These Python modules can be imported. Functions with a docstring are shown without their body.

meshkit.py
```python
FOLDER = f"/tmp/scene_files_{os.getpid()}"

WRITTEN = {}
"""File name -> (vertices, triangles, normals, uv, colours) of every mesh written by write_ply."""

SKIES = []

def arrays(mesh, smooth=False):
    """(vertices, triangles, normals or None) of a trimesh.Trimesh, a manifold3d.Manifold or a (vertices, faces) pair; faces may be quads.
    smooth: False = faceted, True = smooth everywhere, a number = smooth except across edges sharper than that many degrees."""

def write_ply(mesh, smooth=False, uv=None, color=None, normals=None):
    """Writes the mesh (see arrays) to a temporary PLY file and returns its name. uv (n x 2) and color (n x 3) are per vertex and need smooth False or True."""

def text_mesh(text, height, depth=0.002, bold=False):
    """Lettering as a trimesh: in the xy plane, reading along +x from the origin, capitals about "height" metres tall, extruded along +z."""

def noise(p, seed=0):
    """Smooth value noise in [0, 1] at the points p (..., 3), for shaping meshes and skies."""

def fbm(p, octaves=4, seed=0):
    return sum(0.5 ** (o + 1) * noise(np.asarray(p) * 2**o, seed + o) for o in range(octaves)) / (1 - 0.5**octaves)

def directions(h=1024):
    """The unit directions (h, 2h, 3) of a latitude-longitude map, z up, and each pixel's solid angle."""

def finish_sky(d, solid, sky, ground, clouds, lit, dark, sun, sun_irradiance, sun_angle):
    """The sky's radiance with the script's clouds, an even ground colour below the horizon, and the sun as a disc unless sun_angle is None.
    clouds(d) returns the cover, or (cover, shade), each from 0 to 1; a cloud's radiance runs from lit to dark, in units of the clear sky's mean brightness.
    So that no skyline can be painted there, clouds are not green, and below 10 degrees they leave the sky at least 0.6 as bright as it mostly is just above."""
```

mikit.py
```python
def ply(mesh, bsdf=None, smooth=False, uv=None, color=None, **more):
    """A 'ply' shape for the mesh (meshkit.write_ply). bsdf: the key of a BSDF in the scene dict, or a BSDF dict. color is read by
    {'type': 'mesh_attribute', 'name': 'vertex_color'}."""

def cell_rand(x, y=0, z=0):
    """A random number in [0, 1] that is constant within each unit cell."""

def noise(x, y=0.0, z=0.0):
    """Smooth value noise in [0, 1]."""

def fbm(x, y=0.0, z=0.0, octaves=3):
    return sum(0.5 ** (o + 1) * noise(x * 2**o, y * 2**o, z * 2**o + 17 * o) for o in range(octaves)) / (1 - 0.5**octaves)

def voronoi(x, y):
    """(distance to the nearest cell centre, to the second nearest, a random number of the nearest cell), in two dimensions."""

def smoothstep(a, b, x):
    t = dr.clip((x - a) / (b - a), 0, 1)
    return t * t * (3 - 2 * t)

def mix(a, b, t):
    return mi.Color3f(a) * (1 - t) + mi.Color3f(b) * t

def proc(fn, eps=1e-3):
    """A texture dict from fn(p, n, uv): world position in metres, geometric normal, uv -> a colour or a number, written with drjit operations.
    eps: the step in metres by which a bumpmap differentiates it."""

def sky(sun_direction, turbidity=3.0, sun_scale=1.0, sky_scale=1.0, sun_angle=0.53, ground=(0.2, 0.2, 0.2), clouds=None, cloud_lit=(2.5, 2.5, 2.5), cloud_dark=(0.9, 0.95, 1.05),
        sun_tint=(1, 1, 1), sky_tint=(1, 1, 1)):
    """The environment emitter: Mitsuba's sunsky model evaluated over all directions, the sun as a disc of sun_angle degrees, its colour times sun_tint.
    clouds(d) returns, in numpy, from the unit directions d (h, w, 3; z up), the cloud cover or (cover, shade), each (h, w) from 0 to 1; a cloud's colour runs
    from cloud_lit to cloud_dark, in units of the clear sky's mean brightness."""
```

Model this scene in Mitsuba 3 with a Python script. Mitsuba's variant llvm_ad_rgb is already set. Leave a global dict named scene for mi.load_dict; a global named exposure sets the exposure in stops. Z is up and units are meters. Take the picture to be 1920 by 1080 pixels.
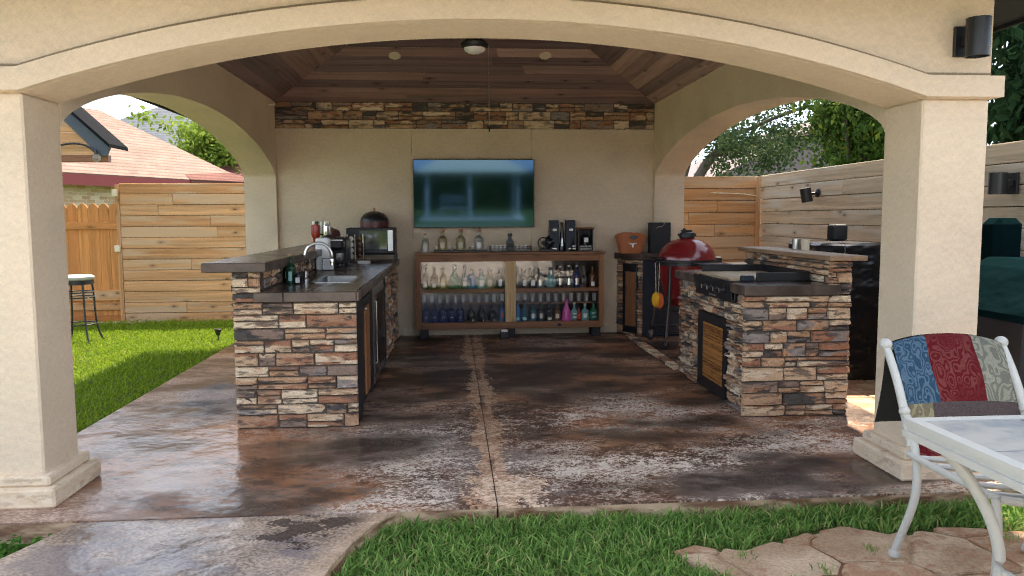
import math
import numpy as np, trimesh, drjit as dr, mitsuba as mi
import shapely
from shapely.geometry import Polygon, box as sbox, MultiPoint, LineString
from shapely import affinity
import mikit, meshkit
from mikit import noise, fbm, voronoi, cell_rand, smoothstep, mix, proc

scene, labels = {}, {}
rng = np.random.default_rng(7)

# ---------------------------------------------------------------- camera, sky, exposure
CAM = np.array([-.203, -3.851, 1.38])
YAW, PITCH, ROLL = .0765, .0905, -.005
_R = np.array([math.cos(YAW), -math.sin(YAW), 0]); _F = np.array([math.sin(YAW), math.cos(YAW), 0]); _Z = np.array([0, 0, 1.])
_FW = _F * math.cos(PITCH) - _Z * math.sin(PITCH); _UP = _Z * math.cos(PITCH) + _F * math.sin(PITCH)
_UP = _UP * math.cos(ROLL) - _R * math.sin(ROLL)
scene['camera'] = {'type': 'perspective', 'fov': math.degrees(2 * math.atan(960 / 1460)), 'fov_axis': 'x', 'near_clip': .05, 'far_clip': 500.,
                   'to_world': mi.ScalarTransform4f().look_at(origin=CAM.tolist(), target=(CAM + _FW).tolist(), up=_UP.tolist())}
exposure = 3.6
SUN = (.235, .47, 1.0)


def sky_clouds(d):
    n = meshkit.fbm(d * np.array([3., 3., 6.]) + 4.0, 4)
    return np.clip(.62 + (n - .5) * 1.4, .3, .95), np.clip((n - .45) * .8, 0, .4)


scene['sky'] = mikit.sky(SUN, turbidity=3, sun_scale=.85, sun_angle=1.2, clouds=sky_clouds, cloud_lit=(2.3, 2.35, 2.45), cloud_dark=(1.3, 1.35, 1.5), ground=(.12, .13, .09))


# ---------------------------------------------------------------- helpers
def key(name, parent=None):
    base = name if parent is None else parent + '__' + name
    k, i = base, 0
    while k in scene or k in labels or any_root(k):
        i += 1
        k = f'{base}_{i:03d}'
    return k


ROOTS = set()


def any_root(k):
    return k in ROOTS


COUNT = {}


def new(name, parent=None):
    base = name if parent is None else parent + '__' + name
    i = COUNT.get(base, 0)
    COUNT[base] = i + 1
    return base if i == 0 else f'{base}_{i:03d}'


def thing(name, label, cat, group=None, kind=None):
    k = new(name)
    labels[k] = {'label': label, 'category': cat}
    if group: labels[k]['group'] = group
    if kind: labels[k]['kind'] = kind
    return k


def struct(name, label):
    k = new(name)
    labels[k] = {'label': label, 'kind': 'structure', 'category': name.replace('_', ' ')}
    return k


def put(k, mesh, bsdf, smooth=False, uv=None, label=None):
    """The mesh as the entry k itself."""
    scene[k] = mikit.ply(mesh, bsdf, smooth=smooth, uv=uv)
    if label: labels[k] = {'label': label}
    return k


def part(parent, name, mesh, bsdf, smooth=False, uv=None, label=None, stuff=False):
    k = new(name, parent)
    put(k, mesh, bsdf, smooth, uv, label)
    if stuff: labels.setdefault(k, {})['kind'] = 'stuff'
    return k


def cat(ms):
    return trimesh.util.concatenate(ms)


# chamfered boxes share one topology
_sg = np.array([[a, b, c] for a in (-1, 1) for b in (-1, 1) for c in (-1, 1)], float)
_tv = np.repeat(_sg, 3, 0)
_ti = np.tile(np.eye(3), (8, 1))                        # axis that stays at full size
_hull = trimesh.convex.convex_hull(_tv * (1 - .2 * (1 - _ti)))
_order = [int(np.argmin(np.abs(_tv * (1 - .2 * (1 - _ti)) - v).sum(1))) for v in _hull.vertices]
_tf = np.array(_order)[_hull.faces]
_cubef = trimesh.creation.box().faces
_cubev = np.array(trimesh.creation.box().vertices)


def box(x0, x1, y0, y1, z0, z1, c=0.0):
    lo, hi = np.array([min(x0, x1), min(y0, y1), min(z0, z1)]), np.array([max(x0, x1), max(y0, y1), max(z0, z1)])
    m, h = (lo + hi) / 2, (hi - lo) / 2
    if c <= 0:
        return trimesh.Trimesh(m + _cubev * 2 * h, _cubef, process=False)
    c = min(c, .45 * h.min())
    return trimesh.Trimesh(m + _tv * (h - c * (1 - _ti)), _tf, process=False)


def warp(mesh, amp, seed=None):
    mesh.vertices = mesh.vertices + np.random.default_rng(seed).normal(0, amp, mesh.vertices.shape) if seed is not None else mesh.vertices + rng.normal(0, amp, mesh.vertices.shape)
    return mesh


def tf(mesh, M):
    m = mesh.copy()
    m.apply_transform(M)
    return m


def rot(a, axis, pt=(0, 0, 0)):
    return trimesh.transformations.rotation_matrix(math.radians(a), axis, pt)


def tr(x, y, z):
    return trimesh.transformations.translation_matrix([x, y, z])


RID = [0]


def wuv(mesh, axis, rid=None, sign=0):
    """uv of a board: u along the grain in metres, v across, a random board number in steps of 8."""
    v = np.asarray(mesh.vertices)
    if rid is None:
        RID[0] += 1
        rid = RID[0]
    o = [i for i in range(3) if i != axis]
    c = v[:, o]
    across = (c - c.mean(0)).sum(1)
    return np.stack([v[:, axis] + (rid * 3.7) % 50, across + rid * 8 + 4], 1)


def board(parent, name, b, axis, bsdf, c=.003, label=None, amp=.0008):
    m = box(*b, c=c)
    m = warp(m, amp)
    return part(parent, name, m, bsdf, uv=wuv(m, axis), label=label)


def lathe(profile, n=20, at=(0, 0, 0)):
    """Closed surface of revolution about z from (radius, height) pairs."""
    p = np.array(profile, float)
    a = np.arange(n) * 2 * np.pi / n
    v = np.stack([p[:, None, 0] * np.cos(a), p[:, None, 0] * np.sin(a), np.repeat(p[:, 1:2], n, 1)], -1).reshape(-1, 3)
    k = len(p)
    i, j = np.meshgrid(np.arange(k - 1), np.arange(n), indexing='ij')
    a0, a1, b0, b1 = i * n + j, i * n + (j + 1) % n, (i + 1) * n + j, (i + 1) * n + (j + 1) % n
    f = np.concatenate([np.stack([a0, a1, b1], -1).reshape(-1, 3), np.stack([a0, b1, b0], -1).reshape(-1, 3)])
    m = trimesh.Trimesh(v + np.array(at), f, process=False)
    m.merge_vertices()
    m.update_faces(m.nondegenerate_faces())
    return m


def tube(pts, r, n=10, cap=True):
    p = np.asarray(pts, float)
    r = np.broadcast_to(np.asarray(r, float), (len(p),))
    t = np.gradient(p, axis=0)
    t /= np.linalg.norm(t, axis=1, keepdims=True) + 1e-12
    ref = np.array([0, 0, 1.]) if abs(t[:, 2]).mean() < .85 else np.array([1., 0, 0])
    a = np.cross(t, ref); a /= np.linalg.norm(a, axis=1, keepdims=True) + 1e-12
    b = np.cross(t, a)
    g = np.arange(n) * 2 * np.pi / n
    v = p[:, None] + r[:, None, None] * (np.cos(g)[None, :, None] * a[:, None] + np.sin(g)[None, :, None] * b[:, None])
    k = len(p)
    i, j = np.meshgrid(np.arange(k - 1), np.arange(n), indexing='ij')
    q = np.stack([i * n + j, i * n + (j + 1) % n, (i + 1) * n + (j + 1) % n, (i + 1) * n + j], -1).reshape(-1, 4)
    f = np.vstack([q[:, [0, 2, 1]], q[:, [0, 3, 2]]])
    v = v.reshape(-1, 3)
    if cap:
        v = np.vstack([v, p[:1], p[-1:]])
        jj = np.arange(n)
        f = np.vstack([f, np.stack([np.full(n, k * n), jj, (jj + 1) % n], 1), np.stack([np.full(n, k * n + 1), (k - 1) * n + (jj + 1) % n, (k - 1) * n + jj], 1)])
    return trimesh.Trimesh(v, f, process=False)


def bez(pts, n=20):
    """Smooth curve through the points."""
    from scipy.interpolate import CubicSpline
    p = np.asarray(pts, float)
    s = np.r_[0, np.cumsum(np.linalg.norm(np.diff(p, axis=0), axis=1))]
    return CubicSpline(s, p)(np.linspace(0, s[-1], n))


def ext(poly, d):
    gs = [g for g in getattr(poly, 'geoms', [poly]) if g.area > 1e-7]
    return cat([trimesh.creation.extrude_polygon(g, d, engine='earcut') for g in gs])


def ext_xz(poly, y0, y1):
    """Polygon in (x, z), extruded from y0 to y1."""
    m = ext(poly, abs(y1 - y0))
    v = m.vertices.copy()
    m2 = trimesh.Trimesh(np.stack([v[:, 0], max(y0, y1) - v[:, 2], v[:, 1]], 1), m.faces, process=False)
    return m2


def ext_yz(poly, x0, x1):
    """Polygon in (y, z), extruded from x0 to x1."""
    m = ext(poly, abs(x1 - x0))
    v = m.vertices
    return trimesh.Trimesh(np.stack([min(x0, x1) + v[:, 2], v[:, 0], v[:, 1]], 1), m.faces, process=False)


def ext_xy(poly, z0, z1):
    m = ext(poly, z1 - z0)
    m.apply_translation([0, 0, z0])
    return m


def frame(o, ex, ey, ez):
    M = np.eye(4)
    M[:3, 0], M[:3, 1], M[:3, 2], M[:3, 3] = ex, ey, ez, o
    return M


# ---------------------------------------------------------------- materials
def C(*c):
    return {'type': 'rgb', 'value': list(c)}


def mat(name, color, rough=.5, spec=.5, metal=0.0, bump=None, two=True, eps=1e-3, **more):
    b = {'type': 'principled', 'base_color': color if isinstance(color, dict) else C(*color), 'roughness': rough, 'metallic': metal, **more}
    if 'eta' not in more: b['specular'] = spec
    if bump:
        b = {'type': 'bumpmap', 'tex': proc(bump[0], eps), 'scale': bump[1], 'bsdf': b}
    scene[name] = {'type': 'twosided', 'bsdf': b} if two else b
    return name


def c3(r, g, b):
    return mi.Color3f(r, g, b)


def stucco_c(base, amt=.10):
    def f(p, n, uv):
        a = fbm(p.x * 2.3 + 11, p.y * 2.3, p.z * 2.3, octaves=4)
        b = noise(p.x * 210, p.y * 210, p.z * 210)
        g = fbm(p.x * 45, p.y * 45, p.z * 45, octaves=2)
        return mi.Color3f(*base) * (1 + amt * (a - .5) * 1.6 + .16 * (b - .5) + .14 * (g - .5))
    return f


def stucco_b(p, n, uv):
    return noise(p.x * 160, p.y * 160, p.z * 160) * .6 + noise(p.x * 70, p.y * 70, p.z * 70) + 1.6 * fbm(p.x * 9, p.y * 9, p.z * 9, octaves=3)


mat('m_stucco', proc(stucco_c((.62, .515, .39))), .85, .25, bump=(stucco_b, .0022))
def plinth_c(p, n, uv):
    c = stucco_c((.62, .515, .39))(p, n, uv)
    g = .5 * fbm(p.x * 9 + 3, p.y * 9, p.z * 22, octaves=4) + .5 * fbm(p.x * 34, p.y * 34, p.z * 60, octaves=3)
    low = dr.select(p.z < .097, .055, -.06)
    c = mix(c, mi.ScalarColor3f(.48, .30, .15), smoothstep(.46, .68, g + low) * .30)
    return mix(c, mi.ScalarColor3f(.22, .14, .08), smoothstep(.60, .68, fbm(p.x * 15 + 9, p.y * 15, p.z * 30, octaves=4) + .3 * low) * .3)


mat('m_plinth', proc(plinth_c), .85, .25, bump=(stucco_b, .0012))
mat('m_stucco_in', proc(stucco_c((.62, .515, .39), .20)), .85, .25, bump=(stucco_b, .0016))


def wood_c(cols, knot=(.10, .05, .025), kd=1.0, grey=None):
    cols = [mi.ScalarColor3f(*c) for c in cols]

    def f(p, n, uv):
        rid = dr.floor(uv.y / 8)
        u, v = uv.x, uv.y - rid * 8
        r = cell_rand(rid, 3)
        warp_ = fbm(u * 1.1, v * 7, rid) * .05
        ring = fbm(u * .9 + rid * 3, (v + warp_) * 42, rid * 7, octaves=3)
        fine = noise(u * 9, v * 260, rid)
        c = mix(cols[0], cols[1], smoothstep(0, .55, r))
        c = mix(c, cols[2], smoothstep(.55, 1.0, r))
        c = c * (.62 + .62 * ring + .2 * (fine - .5))
        if grey is not None:
            g = smoothstep(.45, .75, fbm(u * 1.3, v * 14, rid + 40, octaves=3) + .25 * (cell_rand(rid, 9) - .5))
            c = mix(c, mi.ScalarColor3f(*grey), g * .8)
        d, _, w = voronoi(u * 2.2 + rid * 5.3, v * 5 + rid * 1.7)
        dd = dr.sqrt(dr.square(d))
        k = (1 - smoothstep(.025, .075, dd)) * (.5 + .5 * cell_rand(rid, 12)) * dr.select(w > 1 - .5 * kd, 1.0, 0.0)
        halo = (1 - smoothstep(.06, .22, dd)) * dr.select(w > 1 - .5 * kd, 1.0, 0.0)
        c = c * (1 - .25 * halo)
        return mix(c, mi.ScalarColor3f(*knot), k)
    return f


def wood_b(p, n, uv):
    rid = dr.floor(uv.y / 8)
    return fbm(uv.x * 2, (uv.y - rid * 8) * 70, rid * 7, octaves=3)


mat('m_cedar', proc(wood_c([(.44, .23, .10), (.50, .29, .14), (.46, .25, .11)], kd=.7, grey=(.46, .33, .21))), .75, .25, bump=(wood_b, .002))
mat('m_cedar_new', proc(wood_c([(.50, .20, .055), (.54, .25, .08), (.44, .17, .05)], kd=.5)), .7, .25, bump=(wood_b, .002))
mat('m_cedar_grey', proc(wood_c([(.50, .40, .28), (.43, .36, .28), (.54, .42, .28)], kd=.7, grey=(.50, .46, .39))), .8, .2, bump=(wood_b, .002))
mat('m_ceiling', proc(wood_c([(.30, .19, .17), (.16, .11, .115), (.43, .29, .245)], knot=(.05, .025, .02), kd=.8)), .5, .35, bump=(wood_b, .0015))
mat('m_cabinet', proc(wood_c([(.26, .115, .05), (.22, .095, .045), (.30, .15, .07)])), .5, .35, bump=(wood_b, .001))
mat('m_pine', proc(wood_c([(.56, .37, .18), (.56, .37, .18), (.60, .40, .2)], knot=(.25, .10, .04))), .5, .35)


def slat_c(p, n, uv):
    r = cell_rand(dr.floor(p.z / .011), 5)
    g = noise(p.y * 14, p.z * 300, r * 50)
    return mix(mi.ScalarColor3f(.10, .035, .012), mi.ScalarColor3f(.42, .19, .055), smoothstep(.2, .8, .5 * r + .55 * g))


mat('m_zebra', proc(slat_c), .35, .45)

_SP = [(.44, .275, .17), (.33, .165, .10), (.66, .53, .38), (.24, .17, .135), (.085, .075, .07), (.54, .385, .25), (.37, .22, .14), (.60, .46, .32), (.27, .23, .21), (.48, .30, .185)]


def stone_c(pal, dark):
    def pick(r):
        c = mi.Color3f(*pal[0])
        for i in range(1, len(pal)):
            c = dr.select(r > i / len(pal), mi.Color3f(*pal[i]), c)
        return c

    def f(p, n, uv):
        rid = dr.floor(uv.x)
        h = (p.x + p.y)
        a = fbm(h * 7 + rid * 3, p.z * 26, rid, octaves=3)
        b = fbm(h * 16, p.z * 60, rid + 9, octaves=3)
        c = mix(pick(cell_rand(rid, 1)), pick(cell_rand(rid, 2)), smoothstep(.44, .62, a))
        c = mix(c, mi.ScalarColor3f(*dark), smoothstep(.56, .72, b) * .7)
        g = noise(p.x * 170, p.y * 170, p.z * 170)
        return c * (.72 + .56 * g)
    return f


def stone_b(p, n, uv):
    return fbm(p.x * 32, p.y * 32, p.z * 55, octaves=4)


mat('m_stone', proc(stone_c(_SP, (.05, .042, .04))), .8, .25, bump=(stone_b, .012))
mat('m_shade_line', (.30, .23, .16), .8, .2)
mat('m_mortar', (.085, .07, .058), .9, .2)


def tile_c(p, n, uv):
    a = fbm(p.x * 9, p.y * 9, p.z * 9 + 3, octaves=4)
    b = noise(p.x * 60, p.y * 60, p.z * 60)
    r = cell_rand(dr.floor(uv.x), 4)
    return mix(mi.ScalarColor3f(.040, .029, .025), mi.ScalarColor3f(.095, .066, .055), smoothstep(.25, .75, a)) * (.8 + .25 * r + .25 * b)


mat('m_tile', proc(tile_c), .32, .5)
mat('m_tile_top', proc(tile_c), .24, .55)
mat('m_grout', (.10, .09, .08), .8, .2)


# the stained concrete floor
def floor_parts(p):
    x, y = p.x, p.y
    big = fbm(x * .9 + 3.1, y * .9 + 1.7, octaves=3)
    med = fbm(x * 2.6 + 9, y * 4.1, octaves=5)
    fin = fbm(x * 13, y * 21, octaves=4)
    grit = noise(x * 130, y * 150) * .5 + noise(x * 62 + 7, y * 75) * .5
    return x, y, big, med, fin, grit


def floor_c(p, n, uv):
    x, y, big, med, fin, grit = floor_parts(p)
    t = .42 * med + .30 * fin + .28 * grit
    c = mix(mi.ScalarColor3f(.055, .030, .022), mi.ScalarColor3f(.245, .135, .088), smoothstep(.28, .72, t))
    rust = smoothstep(.40, .66, .72 * fbm(x * 1.4 + 20, y * 1.9 + 4, octaves=4) + .28 * fin + .12 * smoothstep(-.2, -1.1, x) * smoothstep(1.8, .6, y) - .03)
    c = mix(c, mi.ScalarColor3f(.37, .165, .08) * (.6 + .8 * fin), rust * .8)
    grey = smoothstep(.42, .64, .75 * fbm(x * 1.3 + 50, y * 1.1 + 30, octaves=4) + .25 * fin + .15 * smoothstep(-1.3, -1.9, x) - .05)
    c = mix(c, mi.ScalarColor3f(.27, .22, .195) * (.7 + .6 * grit), grey * .65)
    zone = smoothstep(2.9, .8, y + 2.2 * (big - .5)) * smoothstep(-1.5, -.4, x + .9 * (med - .5))
    patch = smoothstep(.34, .62, fbm(x * 1.6 + 90, y * 2.8 + 40, octaves=4))
    sp = .26 * fin + .40 * grit + .34 * med
    worn = smoothstep(.47, .66, sp - .02 + .10 * zone * patch) * (.18 + .82 * zone * (.35 + .65 * patch))
    c = mix(c, mix(mi.ScalarColor3f(.36, .26, .20), mi.ScalarColor3f(.68, .59, .51), smoothstep(.3, .7, .5 * fin + .5 * grit)), worn * .95)
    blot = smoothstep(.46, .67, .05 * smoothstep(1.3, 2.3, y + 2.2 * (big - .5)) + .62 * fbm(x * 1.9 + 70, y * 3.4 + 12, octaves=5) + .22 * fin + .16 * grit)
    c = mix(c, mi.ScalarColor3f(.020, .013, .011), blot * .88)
    half = .095 + .10 * (fbm(y * 2.3, 3.3, octaves=3) - .5) + .04 * smoothstep(.9, -.2, y)
    d = dr.abs(x - .01 + .02 * (noise(y * 1.1, 8) - .5))
    ragged = 1.3 * (fbm(x * 24 + 5, y * 11, octaves=4) - .5) + .8 * (grit - .5) + .7 * (fbm(x * 7, y * 3.2 + 9, octaves=3) - .5)
    j = smoothstep(-.10, .22, (half - d) / half + ragged)
    c = mix(c, mix(mi.ScalarColor3f(.34, .18, .10), mi.ScalarColor3f(.60, .40, .27), smoothstep(.3, .7, .4 * fin + .3 * grit + .3 * med)), j * .8)
    stain = 1 - smoothstep(.006, .03, d + .03 * (fin - .5))
    c = c * (1 - .55 * stain * smoothstep(.35, .6, noise(y * 5, 3)))
    pad = 1 - dr.sqrt(dr.square((x - .1) / .17) + dr.square((y + .02) / .26)) + 1.3 * ragged
    c = mix(c, mix(mi.ScalarColor3f(.44, .29, .19), mi.ScalarColor3f(.70, .53, .40), smoothstep(.3, .7, .5 * fin + .5 * grit)), smoothstep(-.1, .25, pad) * .8)
    return c * (.75 + .5 * grit)


def floor_r(p, n, uv):
    x, y, big, med, fin, grit = floor_parts(p)
    wet = smoothstep(.38, .56, .8 * fbm(x * 1.4 + 5, y * 1.2 + 8, octaves=4) + .2 * fin + .10 * smoothstep(-.5, -1.5, x))
    return .60 - .42 * wet * (1 - .72 * smoothstep(-1.2, -.4, x) * smoothstep(.6, 1.6, y)) + .16 * (grit - .5)


def floor_b(p, n, uv):
    return fbm(p.x * 6, p.y * 6, octaves=3) * 1.0 + .12 * fbm(p.x * 40, p.y * 40, octaves=2)


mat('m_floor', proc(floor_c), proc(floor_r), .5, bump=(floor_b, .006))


def walk_c(p, n, uv):
    x, y = p.x, p.y
    a = fbm(x * 2.2 + 4, y * 3, octaves=5); b = fbm(x * 9, y * 14, octaves=4); g = noise(x * 110, y * 120)
    c = mix(mi.ScalarColor3f(.15, .115, .095), mi.ScalarColor3f(.38, .295, .235), smoothstep(.32, .68, .5 * a + .3 * b + .2 * g))
    c = mix(c, mi.ScalarColor3f(.11, .10, .12), smoothstep(.48, .68, .7 * fbm(x * 2.7 + 30, y * 3.3, octaves=4) + .3 * b) * .7)
    dk = dr.sqrt(dr.square((x + .78) / .30) + dr.square((y + .42) / .14)) + 3.4 * (fbm(x * 8, y * 12, octaves=5) - .5) + .5 * (g - .5)
    c = mix(c, mi.ScalarColor3f(.03, .024, .024), (1 - smoothstep(.45, .95, dk)) * .85)
    edge = smoothstep(.16, .02, dr.abs(x + .50 + .36 * (-.2 - y)) + .08 * (b - .5))
    c = mix(c, mi.ScalarColor3f(.50, .36, .25) * (.6 + .7 * b), edge * .7 * dr.select(y > -1.5, 1.0, 0.0))
    return c * (.78 + .44 * g)


def walk_r(p, n, uv):
    return .52 - .30 * smoothstep(.42, .6, fbm(p.x * 2.1 + 8, p.y * 2.6, octaves=4))


mat('m_walk', proc(walk_c), proc(walk_r), .5, bump=(floor_b, .012))


def edge_c(p, n, uv):
    a = fbm(p.x * 7, p.y * 7, p.z * 20, octaves=4)
    return mix(mi.ScalarColor3f(.16, .085, .05), mi.ScalarColor3f(.46, .33, .22), smoothstep(.35, .65, a))


mat('m_slab_edge', proc(edge_c), .85, .2, bump=(stone_b, .01))


def flag_c(p, n, uv):
    rid = dr.floor(uv.x)
    a = fbm(p.x * 4 + rid, p.y * 5, octaves=4); b = fbm(p.x * 18, p.y * 22, octaves=3); g = noise(p.x * 120, p.y * 120)
    c = mix(mi.ScalarColor3f(.33, .225, .145), mi.ScalarColor3f(.46, .345, .24), smoothstep(.3, .7, a))
    c = mix(c, mi.ScalarColor3f(.30, .15, .085), smoothstep(.50, .68, .6 * b + .4 * cell_rand(rid, 2)) * .65)
    return c * (.8 + .4 * g)


mat('m_flag', proc(flag_c), .8, .25, bump=(stone_b, .012))


def soil_c(p, n, uv):
    a = fbm(p.x * 5, p.y * 5, octaves=4); g = noise(p.x * 60, p.y * 60)
    return mix(mi.ScalarColor3f(.045, .06, .018), mi.ScalarColor3f(.075, .11, .03), a) * (.6 + .8 * g)


mat('m_ground', proc(soil_c), .95, .1)


def blade_c(lo, hi, dry):
    def f(p, n, uv):
        r = uv.x
        c = mix(mi.ScalarColor3f(*lo), mi.ScalarColor3f(*hi), r)
        return mix(c, mi.ScalarColor3f(*dry), smoothstep(.90, .95, cell_rand(r * 5000, 3)) * .8)
    return f


def leafmat(name, fn, trans=.55, rough=.5):
    scene[name] = {'type': 'principledthin', 'base_color': proc(fn), 'roughness': rough, 'diff_trans': trans, 'eta': 1.4}
    return name


leafmat('m_grass', blade_c((.065, .17, .035), (.31, .48, .13), (.55, .48, .22)), .8)
leafmat('m_lawn', blade_c((.13, .215, .018), (.25, .36, .03), (.36, .36, .08)), .7)
leafmat('m_leaf_oak', blade_c((.04, .07, .032), (.085, .125, .055), (.12, .14, .06)), .55)
leafmat('m_leaf_bright', blade_c((.03, .06, .014), (.085, .14, .03), (.22, .26, .04)), .55)
leafmat('m_leaf_far', blade_c((.12, .19, .03), (.24, .33, .06), (.30, .34, .08)), .7)
leafmat('m_leaf_dark', blade_c((.015, .035, .016), (.04, .085, .035), (.05, .08, .03)), .5)
leafmat('m_weed', blade_c((.04, .11, .02), (.10, .23, .04), (.2, .22, .06)), .6)


def bark_c(p, n, uv):
    a = fbm(p.x * 14, p.y * 14, p.z * 4, octaves=3)
    return mix(mi.ScalarColor3f(.05, .042, .036), mi.ScalarColor3f(.16, .135, .115), a)


mat('m_bark', proc(bark_c), .9, .15)

mat('m_black', (.012, .013, .016), .38, .5)
mat('m_black_matte', (.016, .017, .02), .6, .35)
mat('m_iron', (.018, .018, .02), .45, .5)
mat('m_chrome', (.78, .79, .80), .09, .5, metal=1.0)
mat('m_steel', (.55, .56, .57), .28, .5, metal=1.0)
mat('m_white', (.80, .80, .78), .4, .4)
mat('m_white_metal', (.44, .44, .41), .38, .45)
mat('m_tv', (.032, .068, .125), .05, .5, metal=1.0)
mat('m_glass_front', (.010, .012, .016), .06, .6)
scene['m_pane'] = {'type': 'thindielectric', 'int_ior': 1.34}
scene['m_glass'] = {'type': 'thindielectric', 'int_ior': 1.52}
mat('m_red', (.19, .009, .013), .16, .6, clearcoat=1.0, clearcoat_gloss=.93)
mat('m_navy', (.012, .02, .035), .5, .4)
mat('m_darkblue_paint', (.05, .065, .085), .5, .4)


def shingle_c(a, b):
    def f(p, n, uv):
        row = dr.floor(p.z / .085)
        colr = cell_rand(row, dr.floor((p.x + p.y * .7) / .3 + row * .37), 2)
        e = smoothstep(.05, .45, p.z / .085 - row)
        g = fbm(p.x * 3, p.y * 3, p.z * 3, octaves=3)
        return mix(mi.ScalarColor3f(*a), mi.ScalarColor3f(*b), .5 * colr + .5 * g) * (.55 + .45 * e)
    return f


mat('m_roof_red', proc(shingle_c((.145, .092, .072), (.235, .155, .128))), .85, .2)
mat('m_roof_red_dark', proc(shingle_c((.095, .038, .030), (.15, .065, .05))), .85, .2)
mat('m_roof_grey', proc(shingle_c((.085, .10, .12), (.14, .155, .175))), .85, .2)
mat('m_roof_black', (.010, .011, .013), .95, .05)
mat('m_added_paving', proc(lambda p, n, uv: mi.Color3f(.50, .46, .40) * (.8 + .4 * fbm(p.x * 3, p.y * 3, octaves=4))), .85, .2)
mat('m_roof_dark', proc(shingle_c((.02, .022, .028), (.045, .048, .055))), .85, .2)
mat('m_red_fascia', (.22, .045, .045), .6, .3)
mat('m_purple_wall', (.17, .135, .14), .8, .2)


def brick_c(p, n, uv):
    h = p.x * .42 + p.y * .91
    row = dr.floor(p.z / .075)
    q = h / .22 + .5 * (row - 2 * dr.floor(row / 2))
    r = cell_rand(row, dr.floor(q), 6)
    m = dr.maximum(1 - smoothstep(.0, .12, p.z / .075 - row), 1 - smoothstep(.0, .06, q - dr.floor(q)))
    c = mix(mi.ScalarColor3f(.42, .27, .15), mi.ScalarColor3f(.62, .50, .37), r)
    return mix(c, mi.ScalarColor3f(.70, .66, .58), m)


mat('m_brick', proc(brick_c), .85, .2)

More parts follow.
